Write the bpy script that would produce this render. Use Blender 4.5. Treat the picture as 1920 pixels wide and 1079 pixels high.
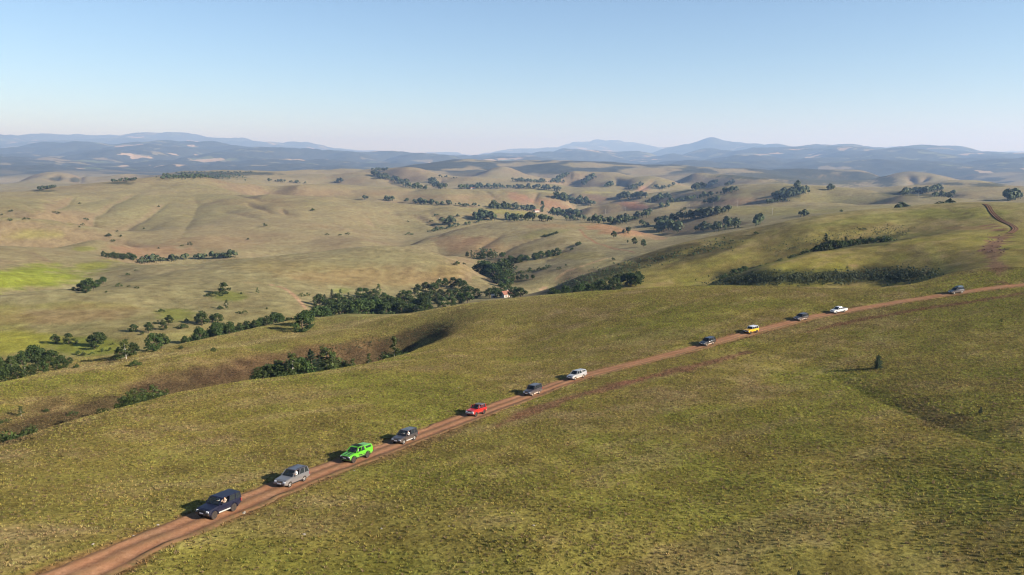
import bpy, bmesh, math, random
import numpy as np
from mathutils import Vector, Matrix, Quaternion

sc = bpy.context.scene
for o in list(bpy.data.objects): bpy.data.objects.remove(o)
COL = sc.collection
R = math.radians

# ------------------------------------------------------------------ camera, sky, sun, exposure
CAM_Z = 40.0                                   # the drone hovers 40 m above the hill below it
cam = bpy.data.cameras.new('camera'); camo = bpy.data.objects.new('camera', cam); COL.objects.link(camo)
cam.sensor_width = 36; cam.lens = 1423.0 / 1920 * 36; cam.clip_start = .5; cam.clip_end = 120000
camo.location = (0, 0, CAM_Z); camo.rotation_euler = (R(90 - 9.75), 0, 0)
sc.camera = camo

SUN_AZ, SUN_EL = R(110), R(24)                 # clockwise from the view direction (+Y)
SUN = Vector((math.sin(SUN_AZ) * math.cos(SUN_EL), math.cos(SUN_AZ) * math.cos(SUN_EL), math.sin(SUN_EL)))
w = bpy.data.worlds.new('World'); sc.world = w; w.use_nodes = True
nt = w.node_tree; bg = nt.nodes['Background']
sky = nt.nodes.new('ShaderNodeTexSky'); sky.sky_type = 'NISHITA'; sky.sun_disc = False
sky.sun_elevation = SUN_EL; sky.sun_rotation = SUN_AZ; sky.altitude = 900; sky.air_density = 1.0; sky.dust_density = .35; sky.ozone_density = 3.0
nt.links.new(sky.outputs[0], bg.inputs[0]); bg.inputs[1].default_value = .055
sl = bpy.data.lights.new('sun', 'SUN'); slo = bpy.data.objects.new('sun', sl); COL.objects.link(slo)
sl.energy = 5.0; sl.angle = R(.53); sl.color = (1, .93, .82)
slo.rotation_euler = SUN.to_track_quat('Z', 'Y').to_euler(); slo.location = (0, 0, 300)
vs = sc.view_settings
vs.view_transform = 'Standard'; vs.look = 'None'; vs.exposure = 1.5; vs.gamma = 1; vs.use_curve_mapping = False
sc.cycles.max_bounces = 5; sc.cycles.diffuse_bounces = 2; sc.cycles.transparent_max_bounces = 12; sc.cycles.volume_bounces = 0
sc.cycles.use_denoising = True; sc.cycles.filter_width = 1.15
# ------------------------------------------------------------------ terrain
# The land is one height field. It is described by ridge and valley lines seen from the
# lookout point (the drone, at the origin of this survey): bearing, slope angle and distance.
FPX, CX, CY, PITCH = 1423.0, 960.0, 539.5, math.radians(9.75)
CP, SP = math.cos(PITCH), math.sin(PITCH)

def ray(px, py):
    """survey pixel -> (bearing, slope)"""
    x = (np.asarray(px, float) - CX) / FPX; u = (CY - np.asarray(py, float)) / FPX
    fy = CP + u * SP; fz = -SP + u * CP
    return np.arctan2(x, fy), fz / np.hypot(x, fy)

def unray(phi, s):
    d = np.cos(phi) * CP - s * SP
    u = np.cos(phi) * SP + s * CP
    return CX + FPX * np.sin(phi) / d, CY - FPX * u / d

CTRL = []
def P(px, py, r):
    a, s = ray(px, py); CTRL.append((float(a), math.log(r), float(s)))
def D(px, py, drop):
    a, s = ray(px, py); CTRL.append((float(a), math.log(-drop / float(s)), float(s)))
def L(pts, r=None, back=None):
    for p in pts:
        rr = p[2] if len(p) > 2 else r
        P(p[0], p[1], rr)
        if back: P(p[0], p[1] + back[1] * (1.0 if rr < 450 else 1.7 if rr < 6500 else 1.0), rr * back[0])

# --- foreground: the broad spur that carries the track
for q in [(-300, 1079, 35), (130, 1079, 36), (410, 960, 39), (550, 900, 41), (672, 855, 42.5), (760, 823, 44), (1000, 1079, 37), (1600, 1079, 35.5), (1920, 1079, 33.5), (2300, 1079, 32),
          (700, 950, 40), (1200, 880, 41.5), (200, 900, 40.5), (450, 800, 43.6), (1300, 780, 44.5), (-250, 900, 41), (300, 1000, 38), (1300, 970, 39.3), (1700, 950, 38)]: D(*q)
L([(892, 773, 133), (993, 740, 148), (1082, 708, 164), (1200, 678, 181), (1327, 645, 201), (1404, 624, 215), (1502, 599, 234),
   (1568, 586, 246), (1690, 566, 262), (1800, 549, 277), (1920, 533, 293), (2200, 500, 315)])
L([(1600, 820, 119), (1920, 862, 108), (1920, 780, 134), (1500, 700, 176), (1800, 640, 211), (1920, 640, 212), (2300, 700, 180)])
for q in [(-600, 1500, 36), (400, 1600, 36.5), (1000, 1700, 36.5), (1600, 1600, 35.5), (2500, 1500, 33)]: D(*q)
L([(0, 832, 135), (100, 800, 144), (200, 773, 154), (310, 744, 168), (400, 729, 177), (470, 717, 182), (560, 707, 189),
   (640, 695, 199), (720, 678, 210)], back=(1.13, 24))
L([(785, 654, 224)], back=(1.12, 2))
L([(850, 622, 244), (950, 650, 222), (900, 590, 268)])
# spur B and its second low crest
L([(-250, 745, 230), (0, 718, 236), (100, 697, 238), (200, 688, 235), (350, 664, 240), (451, 652, 248), (553, 634, 262), (644, 618, 276), (732, 595, 290),
   (824, 578, 300), (905, 566, 308)], back=(1.05, 3))
L([(1000, 556, 315), (1100, 548, 324), (1200, 543, 322), (1280, 538, 318)], back=(1.10, 11))
L([(1373, 537, 311), (1450, 538, 306), (1513, 540, 302), (1597, 542, 299), (1680, 537, 300)], back=(1.09, 10))
L([(1763, 523, 305), (1830, 505, 318)])
L([(239, 666, 266), (350, 644, 274), (418, 629, 287), (485, 614, 302), (560, 597, 322), (655, 588, 338), (705, 589, 342)], back=(1.16, 14))
L([(-250, 690, 300), (0, 690, 290), (140, 672, 285)], back=(1.12, 14))
L([(800, 583, 350), (900, 570, 370), (1000, 562, 380)], back=(1.12, 6))
# valley C floor and hill D
L([(-250, 640, 385), (0, 640, 380), (150, 640, 365), (250, 635, 355), (350, 612, 375), (450, 592, 405), (520, 578, 420), (600, 577, 445), (700, 578, 458), (800, 570, 475),
   (900, 560, 500), (940, 553, 515), (1000, 553, 512)])
L([(0, 600, 425), (300, 580, 430), (200, 560, 455), (480, 540, 490), (640, 540, 530), (800, 535, 560), (900, 540, 560)])
L([(-250, 575, 470), (0, 557, 480), (60, 549, 490), (120, 543, 500), (164, 547, 495)], back=(1.12, 6))
L([(210, 535, 520), (280, 520, 570), (330, 505, 610)])
L([(270, 503, 640), (340, 497, 660), (420, 489, 680), (540, 478, 700), (640, 468, 710), (720, 463, 705), (770, 466, 690), (820, 477, 672)], back=(1.2, 9))
L([(850, 488, 655), (880, 500, 640), (920, 522, 610)], back=(1.07, 6))
P(935, 533, 605)
# meadow valley and the ridges at the far left
L([(-250, 530, 560), (0, 525, 600), (120, 515, 640), (200, 505, 680), (255, 495, 720), (330, 488, 790), (430, 484, 840)])
L([(-250, 455, 860), (0, 461, 830), (60, 463, 825), (110, 468, 820), (160, 474, 810), (200, 482, 790)], back=(1.2, 6))
L([(-250, 405, 1080), (0, 414, 1050), (50, 418, 1045), (100, 429, 1030), (150, 438, 1020), (205, 444, 1010)], back=(1.15, 5))
L([(220, 465, 930), (180, 455, 930)])
L([(0, 385, 1300), (70, 395, 1250), (130, 425, 1140)])
# the big bare hill F and its shoulder
L([(-250, 368, 2000), (0, 361, 1950), (67, 358, 1950), (107, 351, 2000), (167, 344, 2050), (267, 337, 2100), (333, 338, 2100), (400, 340, 2050), (467, 344, 2000), (560, 349, 1950)], back=(1.18, 6))
L([(417, 357, 1750), (500, 366, 1600), (570, 369, 1540), (640, 374, 1500), (740, 382, 1430), (853, 391, 1350), (940, 394, 1390), (1000, 400, 1370), (1057, 408, 1350)], back=(1.2, 5))
L([(150, 390, 1400), (250, 390, 1400), (330, 380, 1550), (300, 430, 1120), (400, 410, 1250), (450, 450, 1000), (550, 420, 1150), (600, 440, 1050), (350, 460, 930), (270, 470, 900)])
L([(760, 424, 1250), (680, 455, 960)])
L([(600, 352, 2300), (640, 349, 2350), (773, 354, 2200), (850, 354, 2150), (907, 355, 2100), (973, 358, 2050), (1057, 369, 1950), (1110, 388, 1800)], back=(1.2, 4))
L([(700, 370, 1850), (850, 375, 1750)])
L([(640, 326, 3200), (690, 325, 3150), (720, 331, 3050), (750, 345, 2850)], back=(1.12, 3))
L([(650, 321, 3700), (700, 320, 3600), (735, 318, 3500), (760, 316, 3450), (785, 320, 3400), (807, 326, 3350), (850, 331, 3300), (890, 332, 3300), (930, 336, 3200), (957, 341, 3100), (1010, 344, 3000), (1060, 348, 2900), (1100, 356, 2700)], back=(1.15, 5))
L([(985, 340, 3300), (1020, 331, 3400), (1073, 322, 3500), (1110, 323, 3500), (1140, 325, 3450), (1190, 333, 3300)], back=(1.15, 6))
L([(1220, 331, 3250), (1245, 333, 3200), (1270, 341, 3050), (1300, 357, 2800)], back=(1.12, 5))
L([(1140, 350, 2800), (1190, 352, 2750), (1170, 364, 2400), (1230, 366, 2400)])
L([(1070, 363, 2350), (1130, 360, 2350), (1170, 364, 2300), (1200, 370, 2200)], back=(1.1, 4))
L([(1097, 402, 1700), (1140, 387, 1800), (1173, 377, 1850), (1207, 381, 1800), (1230, 390, 1700)], back=(1.15, 7))
L([(1070, 407, 1400), (1120, 404, 1400), (1173, 396, 1380), (1230, 394, 1350), (1280, 394, 1300), (1330, 392, 1250), (1383, 389, 1230), (1447, 383, 1230), (1527, 381, 1230), (1620, 385, 1180)], back=(1.25, 6))
# hill H and the valley beside it
L([(755, 462, 860), (790, 451, 930), (830, 438, 990), (870, 428, 1030)], back=(1.08, 3))
L([(900, 422, 1060), (960, 416, 1070), (1040, 415, 1070), (1100, 419, 1030), (1150, 425, 980), (1200, 434, 930), (1238, 445, 880)], back=(1.1, 6))
L([(850, 478, 770), (900, 492, 770), (960, 492, 740), (1040, 478, 760), (1100, 470, 740), (1160, 472, 700), (900, 460, 850), (1000, 455, 830), (1060, 450, 820), (950, 515, 660), (1100, 445, 850), (1000, 500, 690)])
L([(960, 540, 575), (1010, 530, 590), (1000, 515, 625), (1080, 505, 610), (1150, 490, 625), (1230, 464, 690)])
L([(1250, 452, 800), (1300, 440, 830), (1360, 430, 860)])
# the big hill K on the right, with its lower spur
L([(1040, 536, 470), (1090, 517, 475), (1173, 487, 485), (1273, 457, 505), (1373, 437, 520), (1467, 417, 535), (1547, 403, 550), (1627, 395, 565), (1720, 386, 580), (1797, 380, 590), (1847, 379, 595), (1920, 380, 600), (2200, 385, 620)], back=(1.2, 9))
L([(1280, 537, 352), (1347, 523, 372), (1413, 503, 388), (1513, 473, 408), (1613, 457, 424), (1700, 446, 434)], back=(1.07, 14))
L([(1220, 540, 385), (1200, 515, 440), (1347, 480, 455), (1513, 440, 482), (1613, 430, 490), (1700, 415, 520), (1850, 410, 510), (1640, 500, 372), (1450, 510, 350)])
L([(1760, 470, 385), (1870, 450, 420), (1900, 430, 460), (1920, 480, 350), (2200, 450, 420), (1780, 440, 440)])
# right-hand middle distance
L([(1270, 365, 2100), (1330, 356, 2050), (1403, 346, 2000), (1480, 348, 1900), (1547, 353, 1800), (1600, 354, 1750), (1640, 359, 1650), (1693, 368, 1500), (1760, 373, 1400), (1810, 376, 1350)], back=(1.25, 5))
L([(1350, 375, 1650), (1480, 365, 1600), (1400, 420, 930), (1500, 400, 1000), (1600, 392, 1020), (1450, 395, 1100), (1330, 405, 1100)])
L([(1270, 343, 3300), (1300, 326, 3500), (1370, 331, 3300), (1440, 337, 3100), (1500, 347, 2800), (1540, 350, 2700)], back=(1.15, 6))
L([(1622, 354, 2400), (1660, 351, 2500), (1730, 350, 2500), (1800, 350, 2400), (1860, 352, 2300), (1920, 354, 2300), (2200, 352, 2300)], back=(1.2, 5))
L([(1690, 362, 1900), (1800, 365, 1800), (1900, 368, 1750), (2100, 368, 1750)])
L([(1740, 347, 3100), (1780, 340, 3150), (1810, 343, 3100), (1843, 342, 3200), (1870, 347, 3200), (1913, 354, 3200)], back=(1.15, 5))
L([(1600, 350, 3900), (1640, 342, 4100), (1677, 326, 4400), (1723, 324, 4300), (1760, 330, 4200), (1797, 340, 4000)], back=(1.15, 12))
# wooded hills
L([(690, 323, 5200), (753, 312, 5600), (807, 307, 5800), (853, 302, 6000), (873, 301, 6000), (923, 305, 6000), (973, 304, 6100), (1040, 305, 6100), (1107, 308, 6000), (1180, 312, 5900), (1263, 317, 5700)], back=(1.25, 14))
L([(820, 318, 4700), (900, 322, 4500), (1040, 318, 4700), (1150, 322, 4600)])
L([(880, 331, 3900), (915, 320, 4200), (945, 315, 4300), (970, 322, 4200), (1000, 332, 4000)], back=(1.08, 6))
L([(1270, 313, 5600), (1330, 315, 5500), (1397, 319, 5300), (1450, 318, 5200), (1513, 317, 5200), (1570, 319, 5100), (1613, 322, 5000), (1677, 329, 4800)], back=(1.25, 16))
L([(1400, 330, 4300), (1520, 335, 4200), (1600, 338, 4300)])
L([(-250, 345, 4000), (0, 348, 4000), (27, 346, 4300), (50, 336, 4500), (83, 326, 4600), (130, 325, 4600), (167, 327, 4500), (182, 338, 4300)], back=(1.12, 9))
L([(200, 339, 4200), (233, 329, 4300), (293, 327, 4300)], back=(1.12, 8))
L([(277, 336, 3500), (317, 324, 3700), (400, 322, 3800), (460, 323, 3700), (500, 322, 3800), (533, 320, 3800), (580, 319, 3800), (630, 317, 3900)], back=(1.2, 12))
L([(450, 335, 2900)])
# the far lowland and the blue ranges
L([(-250, 322, 7000), (0, 318, 7000), (200, 324, 6600), (260, 321, 7000), (400, 318, 7500), (560, 316, 7500), (640, 315, 7500)])
L([(-250, 298, 11000), (0, 300, 10500), (150, 302, 10500), (300, 300, 10500), (450, 302, 10500), (600, 303, 10500)])
L([(-250, 285, 14500), (0, 286, 14000), (70, 277, 14500), (100, 272, 15000), (150, 271, 15000), (200, 276, 14500), (260, 272, 14500), (330, 275, 14000), (375, 273, 14000), (405, 273, 14000), (450, 279, 13500), (510, 280, 13500),
   (560, 284, 13000), (590, 283, 13000), (612, 283, 13000), (645, 288, 13000), (690, 288, 13500), (730, 295, 13500), (790, 294, 14000), (850, 299, 14500), (880, 297, 15000), (938, 292, 15000), (965, 295, 15000),
   (1025, 291, 15500), (1088, 290, 15500), (1140, 295, 15500), (1200, 289, 15500), (1240, 296, 15000)], back=(1.2, 16))
L([(-250, 257, 26000), (0, 258, 26000), (60, 262, 26000), (150, 264, 26000), (200, 260, 26000), (245, 256, 26000), (290, 260, 26000), (330, 262, 26000), (400, 268, 26000), (500, 271, 26000), (580, 277, 26000), (680, 289, 26000), (850, 292, 27000)], back=(1.25, 10))
L([(950, 290, 27000), (1000, 285, 30000), (1050, 278, 30000), (1100, 273, 30000), (1160, 273, 30000), (1210, 278, 30000), (1270, 283, 27500)], back=(1.25, 10))
L([(1290, 281, 19500), (1310, 267, 20000), (1323, 260, 20000), (1338, 255, 20000), (1352, 261, 20000), (1368, 272, 19500), (1395, 271, 19000), (1440, 270, 19000), (1475, 275, 18500)], back=(1.3, 22))
L([(1250, 304, 12500), (1285, 292, 13500), (1320, 284, 14000), (1380, 285, 14000), (1430, 283, 14500), (1480, 279, 15000), (1520, 279, 15500), (1560, 275, 16000), (1610, 276, 16000), (1660, 281, 15500), (1700, 280, 15500), (1735, 278, 15500), (1780, 281, 15000), (1828, 280, 15000), (1850, 282, 15000), (1880, 287, 15000), (1920, 292, 15000), (2200, 285, 15000)], back=(1.3, 18))
L([(1280, 312, 8000), (1350, 306, 9500), (1450, 306, 9500), (1400, 296, 11500), (1530, 298, 11000), (1600, 300, 10500), (1700, 300, 10500), (1780, 300, 10500), (1850, 302, 10000), (1920, 306, 9500), (2200, 305, 9500), (1620, 312, 8000), (1750, 318, 7500), (1850, 325, 7000), (1920, 330, 6800), (1900, 345, 5000), (2200, 330, 7000)])
L([(-250, 292, 36000), (300, 292, 36000), (700, 293, 36000), (1100, 293, 36000), (1500, 293, 36000), (1920, 293, 36000), (2200, 293, 36000)])

CTRL = np.array(CTRL)
USC = 1.7
PH_MAX = 0.86
LR0, LR1 = math.log(36.0), math.log(40000.0)

def _kern(d2):
    return d2 ** 0.8                      # |d|^1.6: between a cone and a thin plate

def _solve():
    X = np.stack([CTRL[:, 0] * USC, CTRL[:, 1]], 1)
    # merge near-duplicate points
    keep = []
    for i in range(len(X)):
        if all((X[i, 0] - X[j, 0]) ** 2 + (X[i, 1] - X[j, 1]) ** 2 > 1.5e-4 for j in keep): keep.append(i)
    X = X[keep]; y = CTRL[keep, 2]
    n = len(X)
    d2 = ((X[:, None, :] - X[None, :, :]) ** 2).sum(2)
    A = np.zeros((n + 3, n + 3)); A[:n, :n] = _kern(d2)
    A[:n, n] = 1; A[:n, n + 1:] = X; A[n, :n] = 1; A[n + 1:, :n] = X.T
    b = np.zeros(n + 3); b[:n] = y
    return X, np.linalg.solve(A, b)

def _grid(nu=520, nv=560):
    X, w = _solve()
    n = len(X)
    ph = np.linspace(-PH_MAX, PH_MAX, nu); lr = np.linspace(LR0, LR1, nv)
    G = np.zeros((nu, nv))
    for i, a in enumerate(ph):
        d2 = (a * USC - X[:, 0])[None, :] ** 2 + (lr[:, None] - X[None, :, 1]) ** 2
        G[i] = _kern(d2) @ w[:n] + w[n] + w[n + 1] * a * USC + w[n + 2] * lr
    # two light binomial passes take the points off the control ridges
    for k in range(1):
        G[1:-1] = .25 * G[:-2] + .5 * G[1:-1] + .25 * G[2:]
        G[:, 1:-1] = .25 * G[:, :-2] + .5 * G[:, 1:-1] + .25 * G[:, 2:]
    return G

SG = _grid()

def _cub(t):
    t2 = t * t; t3 = t2 * t
    return (1 - 3 * t + 3 * t2 - t3) / 6, (4 - 6 * t2 + 3 * t3) / 6, (1 + 3 * t + 3 * t2 - 3 * t3) / 6, t3 / 6

def slope_at(phi, lr):
    """smooth base slope (z / r) of the land at bearing phi and log distance lr"""
    nu, nv = SG.shape
    fu = np.clip((phi + PH_MAX) / (2 * PH_MAX) * (nu - 1), 0, nu - 1.001)
    fv = np.clip((lr - LR0) / (LR1 - LR0) * (nv - 1), 0, nv - 1.001)
    iu = fu.astype(int); iv = fv.astype(int)
    wu = _cub(fu - iu); wv = _cub(fv - iv)
    out = 0
    for a in range(4):
        ia = np.clip(iu + a - 1, 0, nu - 1)
        for b in range(4):
            out = out + wu[a] * wv[b] * SG[ia, np.clip(iv + b - 1, 0, nv - 1)]
    return out

def _hash(ix, iy, seed):
    h = (ix.astype(np.int64) * 374761393 + iy.astype(np.int64) * 668265263 + seed * 974711) & 0x7fffffff
    h = ((h ^ (h >> 13)) * 1274126177) & 0x7fffffff
    return ((h ^ (h >> 16)) & 0xffff) / 65535.0

def vnoise(x, y, seed=0):
    ix = np.floor(x); iy = np.floor(y); fx = x - ix; fy = y - iy
    fx = fx * fx * fx * (fx * (fx * 6 - 15) + 10); fy = fy * fy * fy * (fy * (fy * 6 - 15) + 10)
    a = _hash(ix, iy, seed); b = _hash(ix + 1, iy, seed); c = _hash(ix, iy + 1, seed); d = _hash(ix + 1, iy + 1, seed)
    return (a + (b - a) * fx) * (1 - fy) + (c + (d - c) * fx) * fy

def fbm(x, y, octs=4, seed=0, gain=.5):
    s = 0; a = 1; t = 0
    for k in range(octs):
        s = s + a * (vnoise(x, y, seed + k * 17) - .5) * 2; t += a; a *= gain
        x, y = x * 1.93 + y * .31 + 5.1, y * 1.93 - x * .31 + 9.7
    return s / t

def sstep(a, b, x):
    t = np.clip((x - a) / (b - a), 0, 1); return t * t * (3 - 2 * t)

def base_z(x, y):
    r = np.maximum(np.hypot(x, y), 36.0); phi = np.arctan2(x, y)
    s = slope_at(np.clip(phi, -PH_MAX, PH_MAX), np.log(r))
    z = s * r
    # beyond the surveyed sector the land rolls on at the level of the plateau
    k = sstep(PH_MAX - .06, 1.6, np.abs(phi))
    zz = -62 + 26 * fbm(x / 420, y / 420, 3, 5) * sstep(60, 500, r)
    near = sstep(90, 40, np.hypot(x, y))
    z = z * (1 - k) + zz * k
    return z * (1 - near) + (-38.0) * near

def pix(px, py, r0=45.0, r1=30000.0, nth=0):
    """first point of the land met by the line of sight through a survey pixel"""
    a, s = ray(px, py)
    lr = np.linspace(math.log(r0), math.log(r1), 2600)
    r = np.exp(lr); h = base_z(r * math.sin(a), r * math.cos(a)) - s * r
    i = np.nonzero(h > 0)[0]
    i = int(i[0]) if len(i) else len(r) - 1
    if i == 0: rr = r[0]
    else:
        t = h[i - 1] / (h[i - 1] - h[i]) if h[i] > 0 else 1
        rr = r[i - 1] + (r[i] - r[i - 1]) * t
    return rr * math.sin(a), rr * math.cos(a)
# ------------------------------------------------------------------ helpers
def tag(o, label=None, cat=None, group=None, kind=None):
    if label: o['label'] = label
    if cat: o['category'] = cat
    if group: o['group'] = group
    if kind: o['kind'] = kind
    return o
def link(name, me, mat=None, parent=None):
    o = bpy.data.objects.new(name, me); COL.objects.link(o)
    if mat is not None and not me.materials: me.materials.append(mat)
    if parent is not None: o.parent = parent
    return o
def empty(name, loc=(0, 0, 0)):
    o = bpy.data.objects.new(name, None); COL.objects.link(o); o.location = loc; o.empty_display_size = .5
    return o
def mesh_np(name, V, F, smooth=True):
    """V (n,3); F (m,k) with k = 3 or 4"""
    me = bpy.data.meshes.new(name); F = np.asarray(F, np.int32); k = F.shape[1]
    me.vertices.add(len(V)); me.vertices.foreach_set('co', np.asarray(V, np.float32).ravel())
    me.loops.add(F.size); me.loops.foreach_set('vertex_index', F.ravel())
    me.polygons.add(len(F)); me.polygons.foreach_set('loop_start', np.arange(len(F), dtype=np.int32) * k)
    me.polygons.foreach_set('use_smooth', np.full(len(F), smooth))
    me.update(calc_edges=True)
    return me
def fattr(me, name, arr):
    a = me.attributes.new(name, 'FLOAT', 'POINT'); a.data.foreach_set('value', np.asarray(arr, np.float32).ravel())
def cattr(me, name, arr):
    c = np.ones((len(arr), 4), np.float32); c[:, :3] = arr
    a = me.attributes.new(name, 'FLOAT_COLOR', 'POINT'); a.data.foreach_set('color', c.ravel())

class NT:
    """short hand for shader trees"""
    def __init__(s, name):
        s.m = bpy.data.materials.new(name); s.m.use_nodes = True; s.t = s.m.node_tree
        s.b = s.t.nodes['Principled BSDF']; s.out = s.t.nodes['Material Output']
    def n(s, typ, **kw):
        x = s.t.nodes.new(typ)
        for k, v in kw.items(): setattr(x, k, v)
        return x
    def l(s, a, b): s.t.links.new(a, b)
    def put(s, sock, v):
        if isinstance(v, bpy.types.NodeSocket): s.l(v, sock)
        else: sock.default_value = v
    def noise(s, scale, detail=4, rough=.6, vec=None, dist=0):
        x = s.n('ShaderNodeTexNoise'); x.inputs['Scale'].default_value = scale; x.inputs['Detail'].default_value = detail
        x.inputs['Roughness'].default_value = rough; x.inputs['Distortion'].default_value = dist
        s.l(vec if vec is not None else s.pos(), x.inputs['Vector']); return x.outputs['Fac']
    def pos(s):
        if not hasattr(s, '_p'): s._p = s.n('ShaderNodeNewGeometry').outputs['Position']
        return s._p
    def obj(s):
        if not hasattr(s, '_o'): s._o = s.n('ShaderNodeTexCoord').outputs['Object']
        return s._o
    def rng(s, v, a, b, c, d):
        x = s.n('ShaderNodeMapRange'); s.put(x.inputs[0], v)
        for i, q in enumerate((a, b, c, d)): x.inputs[i + 1].default_value = q
        return x.outputs[0]
    def mix(s, f, a, b, mode='MIX'):
        x = s.n('ShaderNodeMix', data_type='RGBA', blend_type=mode)
        s.put(x.inputs[0], f)
        s.put(x.inputs[6], a if isinstance(a, bpy.types.NodeSocket) else (*a, 1)); s.put(x.inputs[7], b if isinstance(b, bpy.types.NodeSocket) else (*b, 1))
        return x.outputs[2]
    def math(s, op, a, b=0.0):
        x = s.n('ShaderNodeMath', operation=op); s.put(x.inputs[0], a); s.put(x.inputs[1], b); return x.outputs[0]
    def attr(s, name, typ='GEOMETRY'):
        x = s.n('ShaderNodeAttribute', attribute_name=name, attribute_type=typ); return x
    def bump(s, h, strength=.5, dist=.1):
        x = s.n('ShaderNodeBump'); x.inputs['Strength'].default_value = strength; x.inputs['Distance'].default_value = dist
        s.l(h, x.inputs['Height']); s.l(x.outputs[0], s.b.inputs['Normal'])
    def base(s, col, rough=.9, spec=.2, metal=0.0):
        s.put(s.b.inputs['Base Color'], col if isinstance(col, bpy.types.NodeSocket) else (*col, 1))
        s.put(s.b.inputs['Roughness'], rough); s.b.inputs['Specular IOR Level'].default_value = spec; s.b.inputs['Metallic'].default_value = metal
        return s.m

# ------------------------------------------------------------------ finer relief of the land
def world_line(pts):
    return np.array([pix(*p) for p in pts])
RAVINES = [  # (points, depth / distance, half width / distance)
    ([(143, 370), (113, 388), (100, 397)], .0035, .006), ([(33, 378), (58, 387), (83, 402), (108, 412), (125, 420)], .004, .007),
    ([(282, 355), (247, 368), (192, 398), (177, 404), (150, 428)], .004, .008), ([(320, 380), (292, 397), (267, 412), (232, 433), (214, 441)], .004, .007),
    ([(457, 378), (480, 388), (517, 402)], .004, .006), ([(527, 392), (536, 401), (556, 405)], .004, .005), ([(570, 407), (620, 417), (660, 428)], .003, .006),
    ([(400, 392), (450, 402), (490, 412)], .0025, .007), ([(360, 360), (372, 385), (352, 420), (340, 450)], .0025, .012), ([(430, 362), (490, 375), (560, 383)], .003, .006),
    ([(718, 393), (747, 406), (782, 409), (808, 421), (822, 432)], .004, .006), ([(690, 410), (703, 424), (740, 436)], .003, .006), ([(800, 398), (818, 410), (835, 425)], .003, .006),
    ([(947, 437), (927, 447), (905, 460), (893, 476)], .004, .007), ([(1045, 437), (1000, 449), (960, 462), (935, 478)], .006, .01), ([(1085, 458), (1050, 470), (1010, 482)], .004, .008),
    ([(1152, 330), (1160, 343), (1178, 354)], .006, .007), ([(1110, 325), (1077, 338), (1062, 345)], .005, .006), ([(1230, 336), (1210, 348), (1196, 358)], .005, .006), ([(1075, 326), (1055, 338)], .004, .005),
    ([(1093, 375), (1080, 385), (1072, 395)], .004, .006), ([(1010, 362), (1000, 380), (1008, 392)], .004, .006), ([(905, 358), (930, 375), (952, 388)], .003, .006),
    ([(742, 330), (735, 345)], .004, .005), ([(832, 333), (815, 345), (822, 354)], .005, .006), ([(1385, 360), (1340, 372), (1300, 384)], .003, .006), ([(1500, 362), (1470, 372), (1440, 382)], .003, .006),
    ([(1500, 676), (1560, 702), (1640, 738), (1700, 765), (1800, 800), (1930, 855)], .009, .05),
    ([(620, 490), (700, 500), (760, 515)], .002, .012), ([(540, 520), (620, 528), (700, 540)], .002, .01), ([(300, 640), (360, 632), (450, 612), (540, 596)], .004, .012),
    ([(280, 518), (330, 505), (400, 498)], .002, .01), ([(60, 470), (100, 490), (120, 505)], .002, .01),
    ([(1090, 515), (1200, 492), (1330, 468), (1420, 452)], .004, .012),
    ([(160, 327), (150, 336), (145, 345)], .006, .006), ([(110, 327), (100, 340)], .006, .006), ([(1700, 328), (1715, 338), (1700, 350)], .006, .006), ([(1740, 330), (1725, 342)], .005, .005),
]
RAV = []
for pts, d, hw in RAVINES:
    q = world_line(pts); rm = np.hypot(q[:, 0], q[:, 1]).mean(); RAV.append((q, .75 * d * rm, .95 * hw * rm))

def line_dist(x, y, q):
    """distance to a polyline and the parameter along it (0..1)"""
    best = np.full(x.shape, 1e12); tt = np.zeros(x.shape)
    seg = np.hypot(*(q[1:] - q[:-1]).T); cum = np.concatenate([[0], np.cumsum(seg)])
    for i in range(len(q) - 1):
        ax, ay = q[i]; dx, dy = q[i + 1] - q[i]; l2 = dx * dx + dy * dy + 1e-9
        t = np.clip(((x - ax) * dx + (y - ay) * dy) / l2, 0, 1)
        d2 = (x - ax - t * dx) ** 2 + (y - ay - t * dy) ** 2
        m = d2 < best; best = np.where(m, d2, best); tt = np.where(m, (cum[i] + t * seg[i]) / cum[-1], tt)
    return np.sqrt(best), tt

def near_line(x, y, q, w):
    return (x > q[:, 0].min() - w) & (x < q[:, 0].max() + w) & (y > q[:, 1].min() - w) & (y < q[:, 1].max() + w)

def spline(pts, step):
    p = np.array(pts, float); p = np.vstack([2 * p[0] - p[1], p, 2 * p[-1] - p[-2]]); out = []
    for i in range(1, len(p) - 2):
        n = max(2, int(np.hypot(*(p[i + 1] - p[i])) / step))
        t = np.linspace(0, 1, n, endpoint=False)[:, None]
        out.append(.5 * ((2 * p[i]) + (-p[i - 1] + p[i + 1]) * t + (2 * p[i - 1] - 5 * p[i] + 4 * p[i + 1] - p[i + 2]) * t ** 2 + (-p[i - 1] + 3 * p[i] - 3 * p[i + 1] + p[i + 2]) * t ** 3))
    out.append(p[-2][None]); return np.vstack(out)

# tracks, as lines on the land
TRACK = spline([pix(*p) for p in [(-60, 1150), (140, 1079), (270, 1018), (410, 962), (560, 901), (680, 856), (770, 823), (893, 777), (993, 741), (1082, 709), (1200, 679), (1327, 646),
                                   (1404, 625), (1502, 600), (1568, 587), (1690, 566), (1800, 549.5), (1925, 533), (2050, 517)]], 1.2)
HILLTRK = spline([pix(*p) for p in [(1846, 383), (1853, 389), (1860, 400), (1872, 410), (1888, 418), (1900, 427), (1903, 433), (1893, 440)]], 2.0)
def dtrack(x, y, q, w):
    d = np.full(x.shape, 1e6); m = near_line(x, y, q, w)
    if m.any(): d[m] = line_dist(x[m], y[m], q[::4] if len(q) > 60 else q)[0]
    return d

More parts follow.
